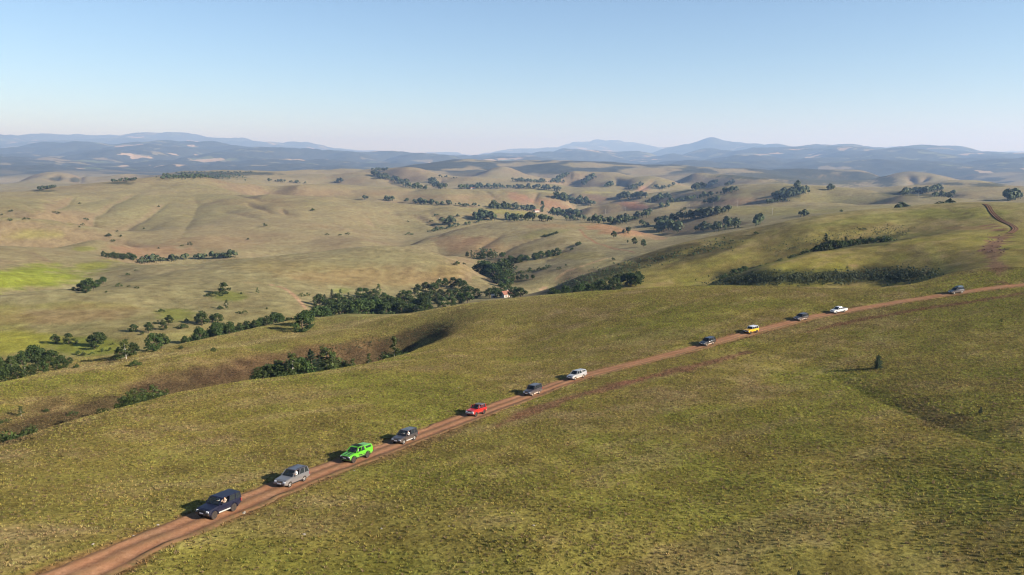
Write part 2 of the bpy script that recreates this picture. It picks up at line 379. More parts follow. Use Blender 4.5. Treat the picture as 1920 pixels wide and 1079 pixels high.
def land_z(x, y, track=True):
    x = np.asarray(x, float); y = np.asarray(y, float)
    r = np.maximum(np.hypot(x, y), 30.0)
    z = base_z(x, y)
    for k, lam in enumerate((2.3, 6.1, 17.0, 47.0, 130.0, 370.0, 1000.0, 2700.0)):
        wd = sstep(.004, .012, lam / r) * (1 - sstep(.07, .16, lam / r))
        m = wd > .001
        if not m.any(): continue
        n = fbm(x[m] / lam, y[m] / lam, 2, 40 + k)
        if lam > 40: n = .25 * n + 1.5 * (np.abs(fbm(x[m] / lam * .8 + 7, y[m] / lam * .8, 2, 90 + k)) - .22)      # rounded spurs, sharp creases
        z[m] += n * lam * (.014 if lam < 10 else .011 if lam < 40 else .034 if lam < 400 else .04) * wd[m] * (1 + 1.6 * sstep(5500, 9000, r[m]))
    for q, d, hw in RAV:
        m = near_line(x, y, q, hw * 5)
        if not m.any(): continue
        dd, t = line_dist(x[m], y[m], q)
        z[m] -= d * np.exp(-dd / hw) * sstep(0, .25, t) * (1 - .7 * sstep(.8, 1, t))
    if track:
        d = dtrack(x, y, TRACK, 8); z -= .10 * sstep(3.2, 1.6, d)
        d = dtrack(x, y, HILLTRK, 8); z -= .15 * sstep(3.5, 1.8, d)
    return z

def ground(px, py):
    x, y = pix(px, py); return Vector((x, y, float(land_z(np.array([x]), np.array([y]))[0]) + CAM_Z))
def ground_xy(x, y):
    return float(land_z(np.array([x]), np.array([y]))[0]) + CAM_Z

# ------------------------------------------------------------------ the ground mesh
phm = np.linspace(-.73, .73, 800)
phs = np.concatenate([-np.linspace(math.pi, .75, 44)[:-1], phm, np.linspace(.75, math.pi, 44)[1:-1]])
lrs = np.concatenate([np.log([1.5, 12, 24, 31]), np.linspace(math.log(37), math.log(39000), 830)])
PHI, LR = np.meshgrid(phs, lrs, indexing='ij')
RR = np.exp(LR); GX = RR * np.sin(PHI); GY = RR * np.cos(PHI)
GZ = land_z(GX, GY)
SPX, SPY = unray(np.clip(PHI, -.9, .9), GZ / RR)     # the bearing frame used to describe patches of vegetation

_pix_base = pix
def pix(px, py, r0=45.0, r1=30000.0):
    """first point of the finished land met by the line of sight through a survey pixel"""
    a, s_ = ray(px, py); a = float(a); k = int(np.searchsorted(phs, a)); f = (a - phs[k - 1]) / (phs[k] - phs[k - 1])
    h = GZ[k - 1] * (1 - f) + GZ[k] * f - s_ * np.exp(lrs); rv = np.exp(lrs); ok = np.nonzero((h > 0) & (rv > r0))[0]
    i = int(ok[0]) if len(ok) else len(rv) - 1
    t = float(np.clip(h[i - 1] / (h[i - 1] - h[i]), 0, 1)) if h[i] > 0 > h[i - 1] else 1.0
    rr_ = rv[i - 1] + (rv[i] - rv[i - 1]) * t
    return rr_ * math.sin(a), rr_ * math.cos(a)
# land cover: plant and soil colours, with shade painted in at places
def mixc(C, m, c): return C * (1 - m[..., None]) + np.array(c) * m[..., None]
n_big = fbm(GX / 55, GY / 55, 4, 3); n_mid = fbm(GX / 16, GY / 16, 4, 8); n_far = fbm(GX / 320, GY / 320, 4, 12); n_sm = fbm(GX / 5, GY / 5, 3, 23)
OLIVE, GREEN, TAN, BROWN, HEATH, SOIL, PINK, MEADOW, DARK, WOOD = (.190, .160, .044), (.168, .162, .034), (.218, .186, .106), (.192, .140, .072), (.075, .060, .026), (.230, .115, .058), (.215, .130, .085), (.170, .185, .024), (.045, .048, .016), (.040, .044, .022)
C = np.zeros(GX.shape + (3,)) + np.array(OLIVE)
C = mixc(C, sstep(-.05, .5, n_mid * .7 + n_big * .6), GREEN)
C = mixc(C, .62 * sstep(.05, .55, -n_mid * .6 - n_big * .5 + n_sm * .45), BROWN)
n_str = fbm((GX * .8 + GY * .6) / 26, (GY * .8 - GX * .6) / 5, 4, 131)                 # drifts of dry stalks lying with the wind
C = mixc(C, .38 * sstep(.12, .5, n_str + .3 * n_sm), (.215, .165, .085)); C = mixc(C, .38 * sstep(.15, .5, -n_str + .3 * n_sm), (.126, .120, .028))
# away from the spur the hills are dry and pale
far_dry = sstep(210, 480, RR - 190 * sstep(1000, 1300, SPX))
C2 = np.zeros_like(C) + np.array(TAN)
C2 = mixc(C2, .45 * sstep(-.1, .6, n_far + .3 * n_big), (.182, .172, .078))
C2 = mixc(C2, .3 * sstep(.05, .55, -n_far * .8 + .4 * n_big), (.215, .150, .098))
_s1 = np.hypot(np.gradient(GZ, axis=1) / np.gradient(RR, axis=1), np.gradient(GZ, axis=0) / (RR * np.gradient(PHI, axis=0)))     # redder, darker ground where steep, so faces stand apart from pale crests
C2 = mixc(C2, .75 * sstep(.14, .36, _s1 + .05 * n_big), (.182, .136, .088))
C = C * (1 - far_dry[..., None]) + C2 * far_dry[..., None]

def patch(px, py, w, h, col, amt=1.0, rot=0, soft=.5, nz=.6, rr=None, rf=(.78, 1.3)):
    """a stretch of different vegetation, bare soil or painted shade around a place on the land"""
    global C
    r0 = rr or math.hypot(*pix(px, py))
    m = (RR > r0 * rf[0]) & (RR < r0 * rf[1]) & (np.abs(SPX - px) < w * 1.6 + h) & (np.abs(SPY - py) < h * 1.6 + w)
    if not m.any(): return
    dx = SPX[m] - px; dy = SPY[m] - py; c, s = math.cos(R(rot)), math.sin(R(rot))
    d = np.sqrt(((dx * c + dy * s) / w) ** 2 + ((-dx * s + dy * c) / h) ** 2) + nz * (n_mid[m] * .6 + n_big[m] * .5 + n_sm[m] * .3)
    k = amt * sstep(1.0, 1.0 - soft, d)
    C[m] = C[m] * (1 - k[:, None]) + np.array(col) * k[:, None]

# meadows and yellow-green slopes
patch(60, 520, 150, 27, (.18, .205, .03), 1.0, -6); patch(170, 500, 70, 14, MEADOW, .7, -8); patch(160, 467, 30, 6, MEADOW, .6)
patch(20, 640, 130, 30, (.20, .20, .03), .9); patch(160, 650, 90, 22, (.16, .185, .03), .85); patch(330, 590, 60, 16, (.16, .18, .03), .7); patch(130, 575, 170, 14, (.19, .18, .05), .5); patch(20, 600, 60, 30, (.19, .18, .045), .6)
patch(430, 555, 50, 14, (.15, .18, .03), .7); patch(60, 440, 90, 9, (.2, .19, .06), .6); patch(30, 720, 40, 30, (.18, .18, .03), .5)
patch(640, 545, 30, 8, (.13, .16, .03), .5); patch(130, 590, 180, 25, (.22, .15, .075), .5, -3)
# brown heath banks
patch(560, 672, 240, 26, (.125, .080, .042), .9, -10, rr=250); patch(780, 628, 90, 22, (.085, .06, .03), .8, -14); patch(330, 712, 170, 20, (.135, .088, .048), .75, -11, rr=225); patch(850, 600, 80, 18, HEATH, .45, -12)
patch(60, 770, 120, 25, (.15, .10, .055), .6, -14, rr=190); patch(450, 705, 90, 9, (.17, .08, .04), .5, -8, rr=205)
# dark scrub on the shoulders of the right-hand hill
patch(1550, 517, 220, 20, DARK, 1.0, 0, rr=345); patch(1450, 525, 150, 14, DARK, .9, 2, rr=345); patch(1660, 510, 90, 18, (.07, .065, .022), .7, rr=345); patch(1700, 475, 60, 18, HEATH, .35)
patch(1640, 452, 110, 12, (.05, .055, .02), .75, -8, rr=460); patch(1500, 470, 90, 14, HEATH, .5, -14, rr=460); patch(1330, 470, 110, 13, (.06, .055, .022), .7, -17, rr=470); patch(1220, 488, 110, 14, (.055, .05, .02), .75, -18, rr=470)
patch(1120, 522, 100, 16, (.06, .06, .022), .75, -16, rr=450); patch(1400, 440, 90, 14, HEATH, .45, -14); patch(1600, 425, 100, 12, HEATH, .45, -5); patch(1250, 515, 120, 12, OLIVE, .6, -8); patch(1820, 490, 60, 25, HEATH, .3)
patch(1880, 500, 40, 20, HEATH, .3); patch(1650, 410, 160, 12, (.15, .15, .04), .6, -6); patch(1800, 400, 120, 14, (.16, .16, .04), .7); patch(1850, 440, 90, 14, (.17, .155, .045), .6)
# bare earth and landslips on that hill
for p in [(1862, 426, 28, 2.2), (1872, 431, 22, 2.0), (1850, 423, 26, 2.0), (1865, 447, 20, 3), (1852, 452, 14, 2.6), (1870, 456, 16, 3), (1860, 466, 22, 3.2), (1848, 470, 20, 2.4), (1872, 470, 14, 3.5)]:
    patch(*p, (.16, .085, .055), .85, random.Random(p[0] * 7 + p[1]).uniform(-12, 12), nz=.8)
patch(1885, 468, 13, 2.5, (.03, .022, .016), .9, -10); patch(1876, 434, 16, 1.4, (.04, .028, .02), .8); patch(1815, 428, 60, 5, (.24, .15, .08), .5); patch(1880, 497, 3.5, 16, (.07, .06, .03), .7, -12); patch(1600, 498, 14, 4, (.2, .12, .08), .6, rr=360)
# pink and red soils of the middle hills, with shade painted on one spur
patch(290, 470, 110, 14, (.23, .135, .085), .6); patch(400, 455, 120, 16, (.22, .15, .09), .45); patch(900, 465, 70, 22, (.20, .125, .07), .55); patch(850, 455, 50, 18, (.22, .135, .085), .5)
patch(1150, 432, 75, 11, (.27, .155, .09), .8, 8); patch(1030, 424, 70, 6, (.25, .16, .09), .5); patch(1210, 440, 50, 8, (.27, .16, .1), .6, 12); patch(960, 480, 60, 12, (.07, .05, .035), .55, -10); patch(1010, 462, 90, 10, (.10, .085, .035), .5, -12)  # darkest patch: shade of the left-facing spur painted into the ground
patch(1010, 440, 60, 9, (.15, .15, .05), .5, -8); patch(1080, 480, 60, 8, (.2, .17, .06), .6)
patch(975, 372, 34, 13, (.25, .13, .09), .6, 20); patch(1025, 383, 55, 11, (.24, .135, .09), .6, 14); patch(1120, 372, 32, 8, (.20, .12, .085), .6, 10); patch(1185, 385, 34, 9, (.28, .14, .09), .8, 8); patch(1130, 390, 45, 9, (.13, .10, .055), .6, -8)
patch(1205, 355, 17, 7, (.26, .15, .11), .7); patch(1180, 350, 22, 8, (.10, .085, .06), .5); patch(905, 405, 45, 7, (.24, .14, .085), .5); patch(1380, 378, 90, 8, (.25, .16, .10), .5); patch(640, 362, 160, 7, (.23, .17, .10), .5); patch(840, 370, 120, 8, (.23, .165, .095), .5)
patch(700, 520, 200, 26, (.23, .155, .072), .5); patch(840, 510, 60, 18, (.22, .16, .065), .5); patch(560, 500, 160, 14, (.215, .17, .07), .4); patch(470, 380, 140, 10, (.22, .165, .09), .5)
patch(1000, 358, 60, 6, (.24, .22, .08), .7); patch(1120, 361, 45, 3, (.27, .24, .09), .8); patch(960, 400, 90, 6, (.21, .2, .06), .7, 4); patch(1560, 375, 130, 12, (.2, .185, .075), .6); patch(1450, 395, 150, 10, (.19, .175, .06), .6)
# scrub and woods, before the trees themselves
for p in [(385, 329, 75, 9, 3600), (460, 326, 90, 4, 3600), (230, 344, 40, 3, 2100), (80, 358, 30, 2.5, 2000), (140, 338, 14, 5, 4500), (105, 336, 18, 5, 4500), (1322, 352, 24, 5, 2500), (1190, 352, 14, 6, 2800), (1480, 368, 30, 4, 1600), (1330, 376, 60, 2.5, 1500),
          (1550, 338, 130, 14, 4500), (1440, 330, 130, 9, 4700), (1660, 340, 28, 13, 4300), (1690, 364, 75, 6, 2000), (1780, 345, 40, 3.5, 3000), (1850, 347, 50, 5, 3100), (1760, 366, 60, 2.5, 1850)]:
    patch(*p[:4], WOOD, .85, 0, .5, .6, rr=p[4], rf=(.6, 1.5))
# old wheel tracks and worn ground beside the track, pale crest lines, a painted gully shadow
def worn_or_shade(pts, w, col, amt, nz=.5):
    global C
    q = spline([pix(*p) for p in pts], 4.0); m = near_line(GX, GY, q, w * 3) & (RR < 900)
    d, t = line_dist(GX[m], GY[m], q)
    k = amt * sstep(1.0, .3, d / w + nz * (n_sm[m] + .6 * n_mid[m]) + .4 * sstep(.85, 1, t) + .4 * sstep(.15, 0, t)); C[m] = C[m] * (1 - k[:, None]) + np.array(col) * k[:, None]
worn_or_shade([(930, 800), (1010, 765), (1100, 738), (1200, 712), (1290, 690), (1400, 660)], 2.8, (.17, .095, .055), .95, .65)
worn_or_shade([(1160, 722), (1230, 704)], 2.0, (.22, .10, .065), .7, .8)
worn_or_shade([(1515, 623), (1600, 602), (1700, 584), (1800, 569), (1925, 548)], 2.0, (.15, .085, .045), .95, .4)
worn_or_shade([(300, 1015), (420, 968), (560, 912), (690, 868), (800, 830), (905, 788)], 2.0, (.15, .085, .045), .55, .9)
worn_or_shade([(-20, 838), (60, 805), (200, 763), (310, 735), (400, 720), (470, 708), (560, 698), (640, 686), (720, 669), (780, 646), (830, 618)], 11, (.075, .050, .028), .85, .5)  # dark band along the gully foot: its shadow painted into the ground
worn_or_shade([(-20, 718), (100, 694), (200, 685), (350, 661), (451, 649), (553, 631), (644, 615), (732, 592), (824, 576)], 5, (.235, .195, .085), .75, .35)
worn_or_shade([(120, 677), (240, 662), (350, 641), (418, 626), (485, 611), (560, 595), (655, 586), (705, 587)], 6, (.23, .2, .085), .7, .35)
worn_or_shade([(1893, 440), (1874, 452), (1862, 466), (1866, 490), (1876, 515), (1885, 530)], 4.5, (.16, .095, .058), .85, .7); worn_or_shade([(1886, 438), (1850, 470)], 5, (.13, .075, .048), .8, .8)
worn_or_shade([(1384, 618), (1330, 630), (1290, 648)], 1.3, (.17, .14, .05), .6, .4)
worn_or_shade([(1740, 455), (1752, 480), (1760, 505), (1770, 530)], 3.0, (.20, .18, .05), .7, .4); worn_or_shade([(1720, 470), (1640, 470), (1530, 478), (1420, 505), (1330, 528)], 1.6, (.26, .2, .09), .7, .3)
worn_or_shade([(495, 532), (530, 540), (552, 555), (568, 572), (573, 580)], 1.9, (.33, .21, .14), .9, .25); worn_or_shade([(440, 528), (495, 532)], 1.0, (.26, .19, .1), .5, .3)
worn_or_shade([(1083, 422), (1092, 437), (1112, 452), (1140, 463), (1175, 470), (1192, 476)], 1.9, (.24, .105, .07), .75, .3); worn_or_shade([(1037, 527), (1048, 520), (1060, 510), (1100, 497), (1150, 482)], 2.2, (.36, .24, .14), .8, .3)
worn_or_shade([(1010, 545), (1025, 538)], 2.5, (.34, .22, .15), .9, .2); worn_or_shade([(985, 398), (990, 407)], 2.5, (.3, .15, .1), .8, .2); worn_or_shade([(1775, 388), (1790, 398), (1830, 403)], 1.3, (.12, .09, .05), .6, .3)
worn_or_shade([(1500, 690), (1640, 742), (1780, 795), (1930, 845)], 3.5, (.17, .17, .03), .5, .4); worn_or_shade([(1690, 745), (1740, 775), (1800, 800)], 4.0, (.12, .075, .045), .5, .8)
d = dtrack(GX, GY, TRACK, 9); C = mixc(C, .8 * sstep(3.4, 1.9, d + .9 * n_sm), (.20, .105, .058))
# small dark and pale tussocks
C *= (1 + .30 * np.clip(n_sm, -1, 1) * (RR < 700))[..., None]
C = np.clip(C * .80, .008, .8)

far_attr = sstep(5600, 7000, RR + 900 * n_far) * (1 - 0 * RR)
far_attr = np.maximum(far_attr, sstep(4200, 5000, RR) * sstep(330, 322, SPY) * (SPX > 740) * .0)
wood_attr = np.clip(sstep(.2, .5, fbm(GX / 260, GY / 260, 4, 61) * 1.7 + .05 + .45 * sstep(4300, 5000, RR) * ((SPX > 700) & (SPX < 1640)) * sstep(.8, 0, np.abs(RR - 5200) / 1400)), 0, 1) * sstep(4000, 4700, RR)

nc, nr = PHI.shape
V = np.stack([GX, GY, GZ + CAM_Z], -1).reshape(-1, 3)
idx = np.arange(nc * nr).reshape(nc, nr)
a, b = idx, np.roll(idx, -1, 0)
Q = np.stack([a[:, :-1], a[:, 1:], b[:, 1:], b[:, :-1]], -1).reshape(-1, 4)
me = mesh_np('ground', V, Q)
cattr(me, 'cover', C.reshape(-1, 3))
fattr(me, 'far', far_attr); fattr(me, 'wood', wood_attr)

g = NT('hill_grassland'); c = g.attr('cover').outputs['Color']; pos = g.pos()
n1 = g.noise(1.9, 6, .75); n2 = g.noise(.16, 5, .65); n3 = g.noise(.013, 5, .65)
v = g.mix(1, c, g.mix(g.rng(n1, .3, .72, 0, 1), (.32, .29, .26), (1.72, 1.70, 1.62)), 'MULTIPLY')
v = g.mix(1, v, g.mix(g.rng(n2, .32, .68, 0, 1), (.80, .76, .72), (1.18, 1.22, 1.2)), 'MULTIPLY')
n4 = g.noise(.05, 5, .7)
v = g.mix(1, v, g.mix(g.rng(n3, .3, .7, 0, 1), (.93, .90, .90), (1.06, 1.08, 1.06)), 'MULTIPLY')
v = g.mix(1, v, g.mix(g.rng(n4, .3, .7, 0, 1), (.86, .83, .83), (1.12, 1.14, 1.12)), 'MULTIPLY')
# far country: woods broken by small fields
vor = g.n('ShaderNodeTexVoronoi'); vor.inputs['Scale'].default_value = 1 / 170.; mp = g.n('ShaderNodeMapping'); mp.inputs['Scale'].default_value = (.55, 1, 0); g.l(pos, mp.inputs[0])
wob = g.n('ShaderNodeMixRGB', blend_type='ADD'); wob.inputs[0].default_value = 1; nz = g.n('ShaderNodeTexNoise'); nz.inputs['Scale'].default_value = .004; nz.inputs['Detail'].default_value = 4; g.l(pos, nz.inputs['Vector'])
sc2 = g.n('ShaderNodeVectorMath', operation='SCALE'); g.l(nz.outputs['Color'], sc2.inputs[0]); sc2.inputs['Scale'].default_value = 380
g.l(mp.outputs[0], wob.inputs[1]); g.l(sc2.outputs[0], wob.inputs[2]); g.l(wob.outputs[0], vor.inputs['Vector'])
sep = g.n('ShaderNodeSeparateColor'); g.l(vor.outputs['Color'], sep.inputs[0])
big = g.noise(1 / 2600., 3, .55)
isf = g.math('GREATER_THAN', g.math('ADD', sep.outputs[0], g.rng(big, .35, .65, -.16, .12)), .86)
woodc = g.mix(g.rng(g.noise(.02, 5, .7), .3, .7, 0, 1), (.022, .024, .015), (.052, .052, .030))
fieldc = g.mix(sep.outputs[1], (.15, .12, .065), (.07, .085, .035)); fieldc = g.mix(g.math('GREATER_THAN', sep.outputs[2], .85), fieldc, (.27, .20, .12))
farc = g.mix(isf, woodc, fieldc)
v = g.mix(g.attr('wood').outputs['Fac'], v, woodc)
v = g.mix(g.attr('far').outputs['Fac'], v, farc)
g.base(v, 1.0, .05)
hgt = g.math('ADD', g.math('MULTIPLY', n1, .22), g.math('MULTIPLY', n2, .8))
g.bump(hgt, .8, 1.0)
link('ground', me, g.m); tag(bpy.data.objects['ground'], 'rolling bare grass hills with olive, tan and brown turf', kind='structure')

# ------------------------------------------------------------------ dirt tracks
def track_strip(name, q, prof, mat, label, seed, wob=.6, name_w=False):
    n = len(q); t = np.gradient(q, axis=0); t /= np.hypot(*t.T)[:, None]; nrm = np.stack([t[:, 1], -t[:, 0]], 1)
    s = np.concatenate([[0], np.cumsum(np.hypot(*(q[1:] - q[:-1]).T))])
    prof = np.array(prof); X = np.zeros((n, len(prof))); Y = X.copy(); E = X.copy()
    for j, (o, dz, e) in enumerate(prof):
        ed = wob * sstep(1.0, 2.0, abs(o)) * np.sign(o) * fbm(s / 3.1, s * 0 + j * .2 * (abs(o) < 1.9) + seed + np.sign(o) * 40, 3, seed)
        off = (o + ed) * (1.0 - .30 * sstep(70, 190, s)) if name_w else o + ed; X[:, j] = q[:, 0] + nrm[:, 0] * off; Y[:, j] = q[:, 1] + nrm[:, 1] * off
    Z = land_z(X, Y, False) + prof[:, 1][None, :] + (.018 + .05 * (np.abs(prof[:, 0]) > 1.55)[None, :]) * fbm(X / .8, Y / .8, 2, seed) + CAM_Z
    E[:] = np.clip(prof[:, 2][None, :] + .35 * fbm(X / 1.6, Y / 1.6, 3, seed + 5), 0, 1)
    idx = np.arange(n * len(prof)).reshape(n, -1)
    F = np.stack([idx[:-1, :-1], idx[:-1, 1:], idx[1:, 1:], idx[1:, :-1]], -1).reshape(-1, 4)
    me = mesh_np(name, np.stack([X, Y, Z], -1).reshape(-1, 3), F)
    fattr(me, 'rut', E.ravel()); o = link(name, me, mat); tag(o, label, 'track', kind='structure'); return o
d = NT('red_dirt'); rut = d.attr('rut').outputs['Fac']
n1 = d.noise(1.6, 6, .7); n2 = d.noise(.22, 4, .6)
v = d.mix(d.rng(n1, .3, .7, 0, 1), (.175, .090, .048), (.37, .205, .118)); v = d.mix(d.rng(n2, .35, .65, 0, .5), v, (.25, .10, .05))
v = d.mix(d.math('MULTIPLY', rut, d.rng(n1, .35, .6, .35, 1)), v, (.105, .075, .034)); v = d.mix(1, v, (.80, .80, .80), 'MULTIPLY')
d.base(v, 1, .05); d.bump(n1, .6, .12)
PROF = [(-2.55, -.16, .9), (-2.2, .03, .8), (-1.75, .05, .3), (-1.35, -.05, 0), (-.8, -.06, 0), (-.45, .03, .3), (0, .07, .5), (.45, .03, .3), (.8, -.06, 0), (1.35, -.05, 0), (1.6, .03, .35), (1.95, .09, .9), (2.3, .05, 1), (2.65, -.16, 1)]
track_strip('dirt_track', TRACK, PROF, d.m, 'long red dirt track with wheel ruts running across the grass spur', 3, name_w=True)
d2 = d.m.copy(); d2.name = 'brown_dirt'; mixn = [n for n in d2.node_tree.nodes if n.type == 'MIX' and n.blend_type == 'MULTIPLY'][0]; mixn.inputs[7].default_value = (.46, .48, .48, 1)
track_strip('dirt_track', HILLTRK, [(o * .55, z + .06, min(1, e * 1.4)) for o, z, e in PROF], d2, 'short brown dirt track curving over the top of the far grass hill', 9)
# ------------------------------------------------------------------ haze: one closed box of thin, even air round everything
zmin, zmax = float(GZ.min()) + CAM_Z, float(GZ.max()) + CAM_Z
HX = 39500.0
hv = [(x, y, z) for z in (zmin - 1.0, max(zmax, CAM_Z) + 60) for x, y in ((-HX, -HX), (HX, -HX), (HX, HX), (-HX, HX))]
hme = bpy.data.meshes.new('haze'); hme.from_pydata(hv, [], [(3, 2, 1, 0), (4, 5, 6, 7), (0, 1, 5, 4), (1, 2, 6, 5), (2, 3, 7, 6), (3, 0, 4, 7)])
hm = bpy.data.materials.new('thin_haze'); hm.use_nodes = True; ht = hm.node_tree
ht.nodes.remove(ht.nodes['Principled BSDF']); pv = ht.nodes.new('ShaderNodeVolumePrincipled')
pv.inputs['Color'].default_value = (.30, .48, .84, 1); pv.inputs['Density'].default_value = 7.6e-5; pv.inputs['Absorption Color'].default_value = (.50, .30, 0, 1); pv.inputs['Anisotropy'].default_value = .1
ht.links.new(pv.outputs[0], ht.nodes['Material Output'].inputs['Volume'])
try: hm.cycles.homogeneous_volume = True
except Exception: pass
tag(link('haze', hme, hm), 'thin blue summer haze over the hills', kind='stuff')

# ------------------------------------------------------------------ turf: tussocks of grass on the near spur
rng = np.random.default_rng(11)
def tuft(seed, n, tall, spread):
    rg = np.random.default_rng(seed); V = []; F = []
    for i in range(n):
        a = rg.uniform(0, 2 * math.pi); rad = spread * math.sqrt(rg.uniform()) * .6; lean = rg.uniform(.15, .55) * tall
        h = tall * rg.uniform(.6, 1.1); wd = rg.uniform(.035, .06); ca, sa = math.cos(a), math.sin(a); b = rg.uniform(0, 2 * math.pi)
        px, py = rad * ca, rad * sa; tx, ty = -math.sin(b) * wd, math.cos(b) * wd
        k = len(V)
        V += [(px - tx, py - ty, -.05), (px + tx, py + ty, -.05), (px + lean * .45 * ca + tx * .8, py + lean * .45 * sa + ty * .8, h * .65), (px + lean * .45 * ca - tx * .8, py + lean * .45 * sa - ty * .8, h * .65), (px + lean * ca, py + lean * sa, h)]
        F += [(k, k + 1, k + 2), (k, k + 2, k + 3), (k + 3, k + 2, k + 4)]
    return np.array(V), np.array(F)
NT_ = 720000
lo, hi = 58.0, 320.0
u = rng.uniform(size=NT_); rr = np.sqrt(lo ** 2 + u ** .88 * (hi ** 2 - lo ** 2)); ph = rng.uniform(-.66, .66, NT_)
tx = rr * np.sin(ph); ty = rr * np.cos(ph)
dens = fbm(tx / 7, ty / 7, 3, 71) + .5 * fbm(tx / 30, ty / 30, 2, 77)
keep = (dtrack(tx, ty, TRACK, 9) > 2.2 + .5 * rng.uniform(size=NT_)) & (rng.uniform(size=NT_) < .62 + .5 * dens)
tx, ty, rr = tx[keep], ty[keep], rr[keep]; nt_ = len(tx)
tz = land_z(tx, ty) + CAM_Z
fi = np.clip(np.searchsorted(phs, np.arctan2(tx, ty)), 0, len(phs) - 1); fj = np.clip(np.searchsorted(lrs, np.log(rr)), 0, len(lrs) - 1)
tc = C[fi, fj] * rng.uniform(.6, 2.2, (nt_, 1)) * rng.uniform(.9, 1.1, (nt_, 3))
dry = rng.uniform(size=nt_) < .16; tc[dry] = np.array((.19, .135, .07)) * rng.uniform(.6, 1.2, (dry.sum(), 1))
TV, TF, TK = [], [], []
off = 0
for k in range(4):
    v_, f_ = tuft(100 + k, 7 + k, (.24, .18, .30, .15)[k], (.26, .34, .2, .4)[k]); TV.append(v_); TF.append(f_ + off); TK.append(np.full(len(v_), k + 1)); off += len(v_)
VV = np.vstack(TV + [np.stack([tx, ty, tz], 1)]); KK = np.concatenate(TK + [np.zeros(nt_)])
me = mesh_np('grass', VV, np.vstack(TF), False)
pad = lambda arr, fill: np.concatenate([np.full((off,) + arr.shape[1:], fill, float), arr])
fattr(me, 'kind_id', KK); fattr(me, 'var', pad(rng.integers(1, 5, nt_).astype(float), 0)); fattr(me, 'spin', pad(rng.uniform(0, 6.28, nt_), 0))
fattr(me, 'size', pad(rng.uniform(.45, .92, nt_) * (1 + .0016 * np.maximum(rr - 90, 0)), 1)); cattr(me, 'blade', pad(tc, .1))
gm = NT('grass_blades'); bc = gm.attr('blade', 'INSTANCER').outputs['Color']
tr = gm.n('ShaderNodeBsdfTranslucent'); gm.l(bc, tr.inputs[0]); mxs = gm.n('ShaderNodeMixShader'); mxs.inputs[0].default_value = .3
gm.base(bc, .8, .15); gm.l(gm.b.outputs[0], mxs.inputs[1]); gm.l(tr.outputs[0], mxs.inputs[2]); gm.l(mxs.outputs[0], gm.out.inputs[0])
go = link('grass', me, gm.m); tag(go, 'short tussocky olive and brown turf covering the near spur', 'grass', kind='stuff')
ng = bpy.data.node_groups.new('turf', 'GeometryNodeTree')
ng.interface.new_socket('Geometry', in_out='INPUT', socket_type='NodeSocketGeometry'); ng.interface.new_socket('Geometry', in_out='OUTPUT', socket_type='NodeSocketGeometry')
N = ng.nodes.new; Lk = ng.links.new
gi, gout, jn = N('NodeGroupInput'), N('NodeGroupOutput'), N('GeometryNodeJoinGeometry')
def named(nm):
    x = N('GeometryNodeInputNamedAttribute'); x.data_type = 'FLOAT'; x.inputs['Name'].default_value = nm; return x.outputs['Attribute']
def same(sock, val):
    x = N('FunctionNodeCompare'); x.data_type = 'FLOAT'; x.operation = 'EQUAL'; Lk(sock, x.inputs[0]); x.inputs[1].default_value = val; x.inputs['Epsilon'].default_value = .1; return x.outputs[0]
for k in range(1, 5):
    s1 = N('GeometryNodeSeparateGeometry'); Lk(gi.outputs[0], s1.inputs[0]); Lk(same(named('kind_id'), k), s1.inputs['Selection'])
    s2 = N('GeometryNodeSeparateGeometry'); Lk(gi.outputs[0], s2.inputs[0]); Lk(same(named('var'), k), s2.inputs['Selection'])
    ip = N('GeometryNodeInstanceOnPoints'); Lk(s2.outputs[0], ip.inputs['Points']); Lk(s1.outputs[0], ip.inputs['Instance'])
    cx = N('ShaderNodeCombineXYZ'); Lk(named('spin'), cx.inputs[2]); Lk(cx.outputs[0], ip.inputs['Rotation']); Lk(named('size'), ip.inputs['Scale'])
    Lk(ip.outputs[0], jn.inputs[0])
Lk(jn.outputs[0], gout.inputs[0])
md = go.modifiers.new('turf', 'NODES'); md.node_group = ng
# ------------------------------------------------------------------ trees and shrubs
def foliage(name, dark, light, trans=.25):
    f = NT(name); oi = f.n('ShaderNodeObjectInfo').outputs['Random']; lf = f.attr('leaf').outputs['Fac']
    c = f.mix(lf, dark, light); hs = f.n('ShaderNodeHueSaturation'); f.l(c, hs.inputs['Color'])
    f.l(f.rng(oi, 0, 1, .485, .515), hs.inputs['Hue']); f.l(f.rng(oi, 0, 1, .8, 1.2), hs.inputs['Value'])
    tr = f.n('ShaderNodeBsdfTranslucent'); f.l(hs.outputs[0], tr.inputs[0]); mx = f.n('ShaderNodeMixShader'); mx.inputs[0].default_value = trans
    f.base(hs.outputs[0], .7, .2); f.l(f.b.outputs[0], mx.inputs[1]); f.l(tr.outputs[0], mx.inputs[2]); f.l(mx.outputs[0], f.out.inputs[0]); return f.m
M_OAK = foliage('oak_leaves', (.016, .030, .008), (.052, .076, .016)); M_BIRCH = foliage('birch_leaves', (.030, .044, .012), (.080, .100, .024), .3)
M_FIR = foliage('pine_needles', (.012, .026, .010), (.040, .060, .020), .1); M_SHRUB = foliage('shrub_leaves', (.018, .032, .008), (.058, .080, .018)); M_SCRUB = foliage('distant_leaves', (.024, .036, .016), (.058, .074, .030), .15)
def bark(name, c1, c2, sc=6):
    b = NT(name); b.base(b.mix(b.rng(b.noise(sc, 5, .7, b.obj()), .4, .62, 0, 1), c1, c2), .95, .1); return b.m
M_BARK = bark('oak_bark', (.06, .045, .03), (.16, .12, .085)); M_BBARK = bark('birch_bark', (.42, .39, .33), (.12, .105, .09), 3)

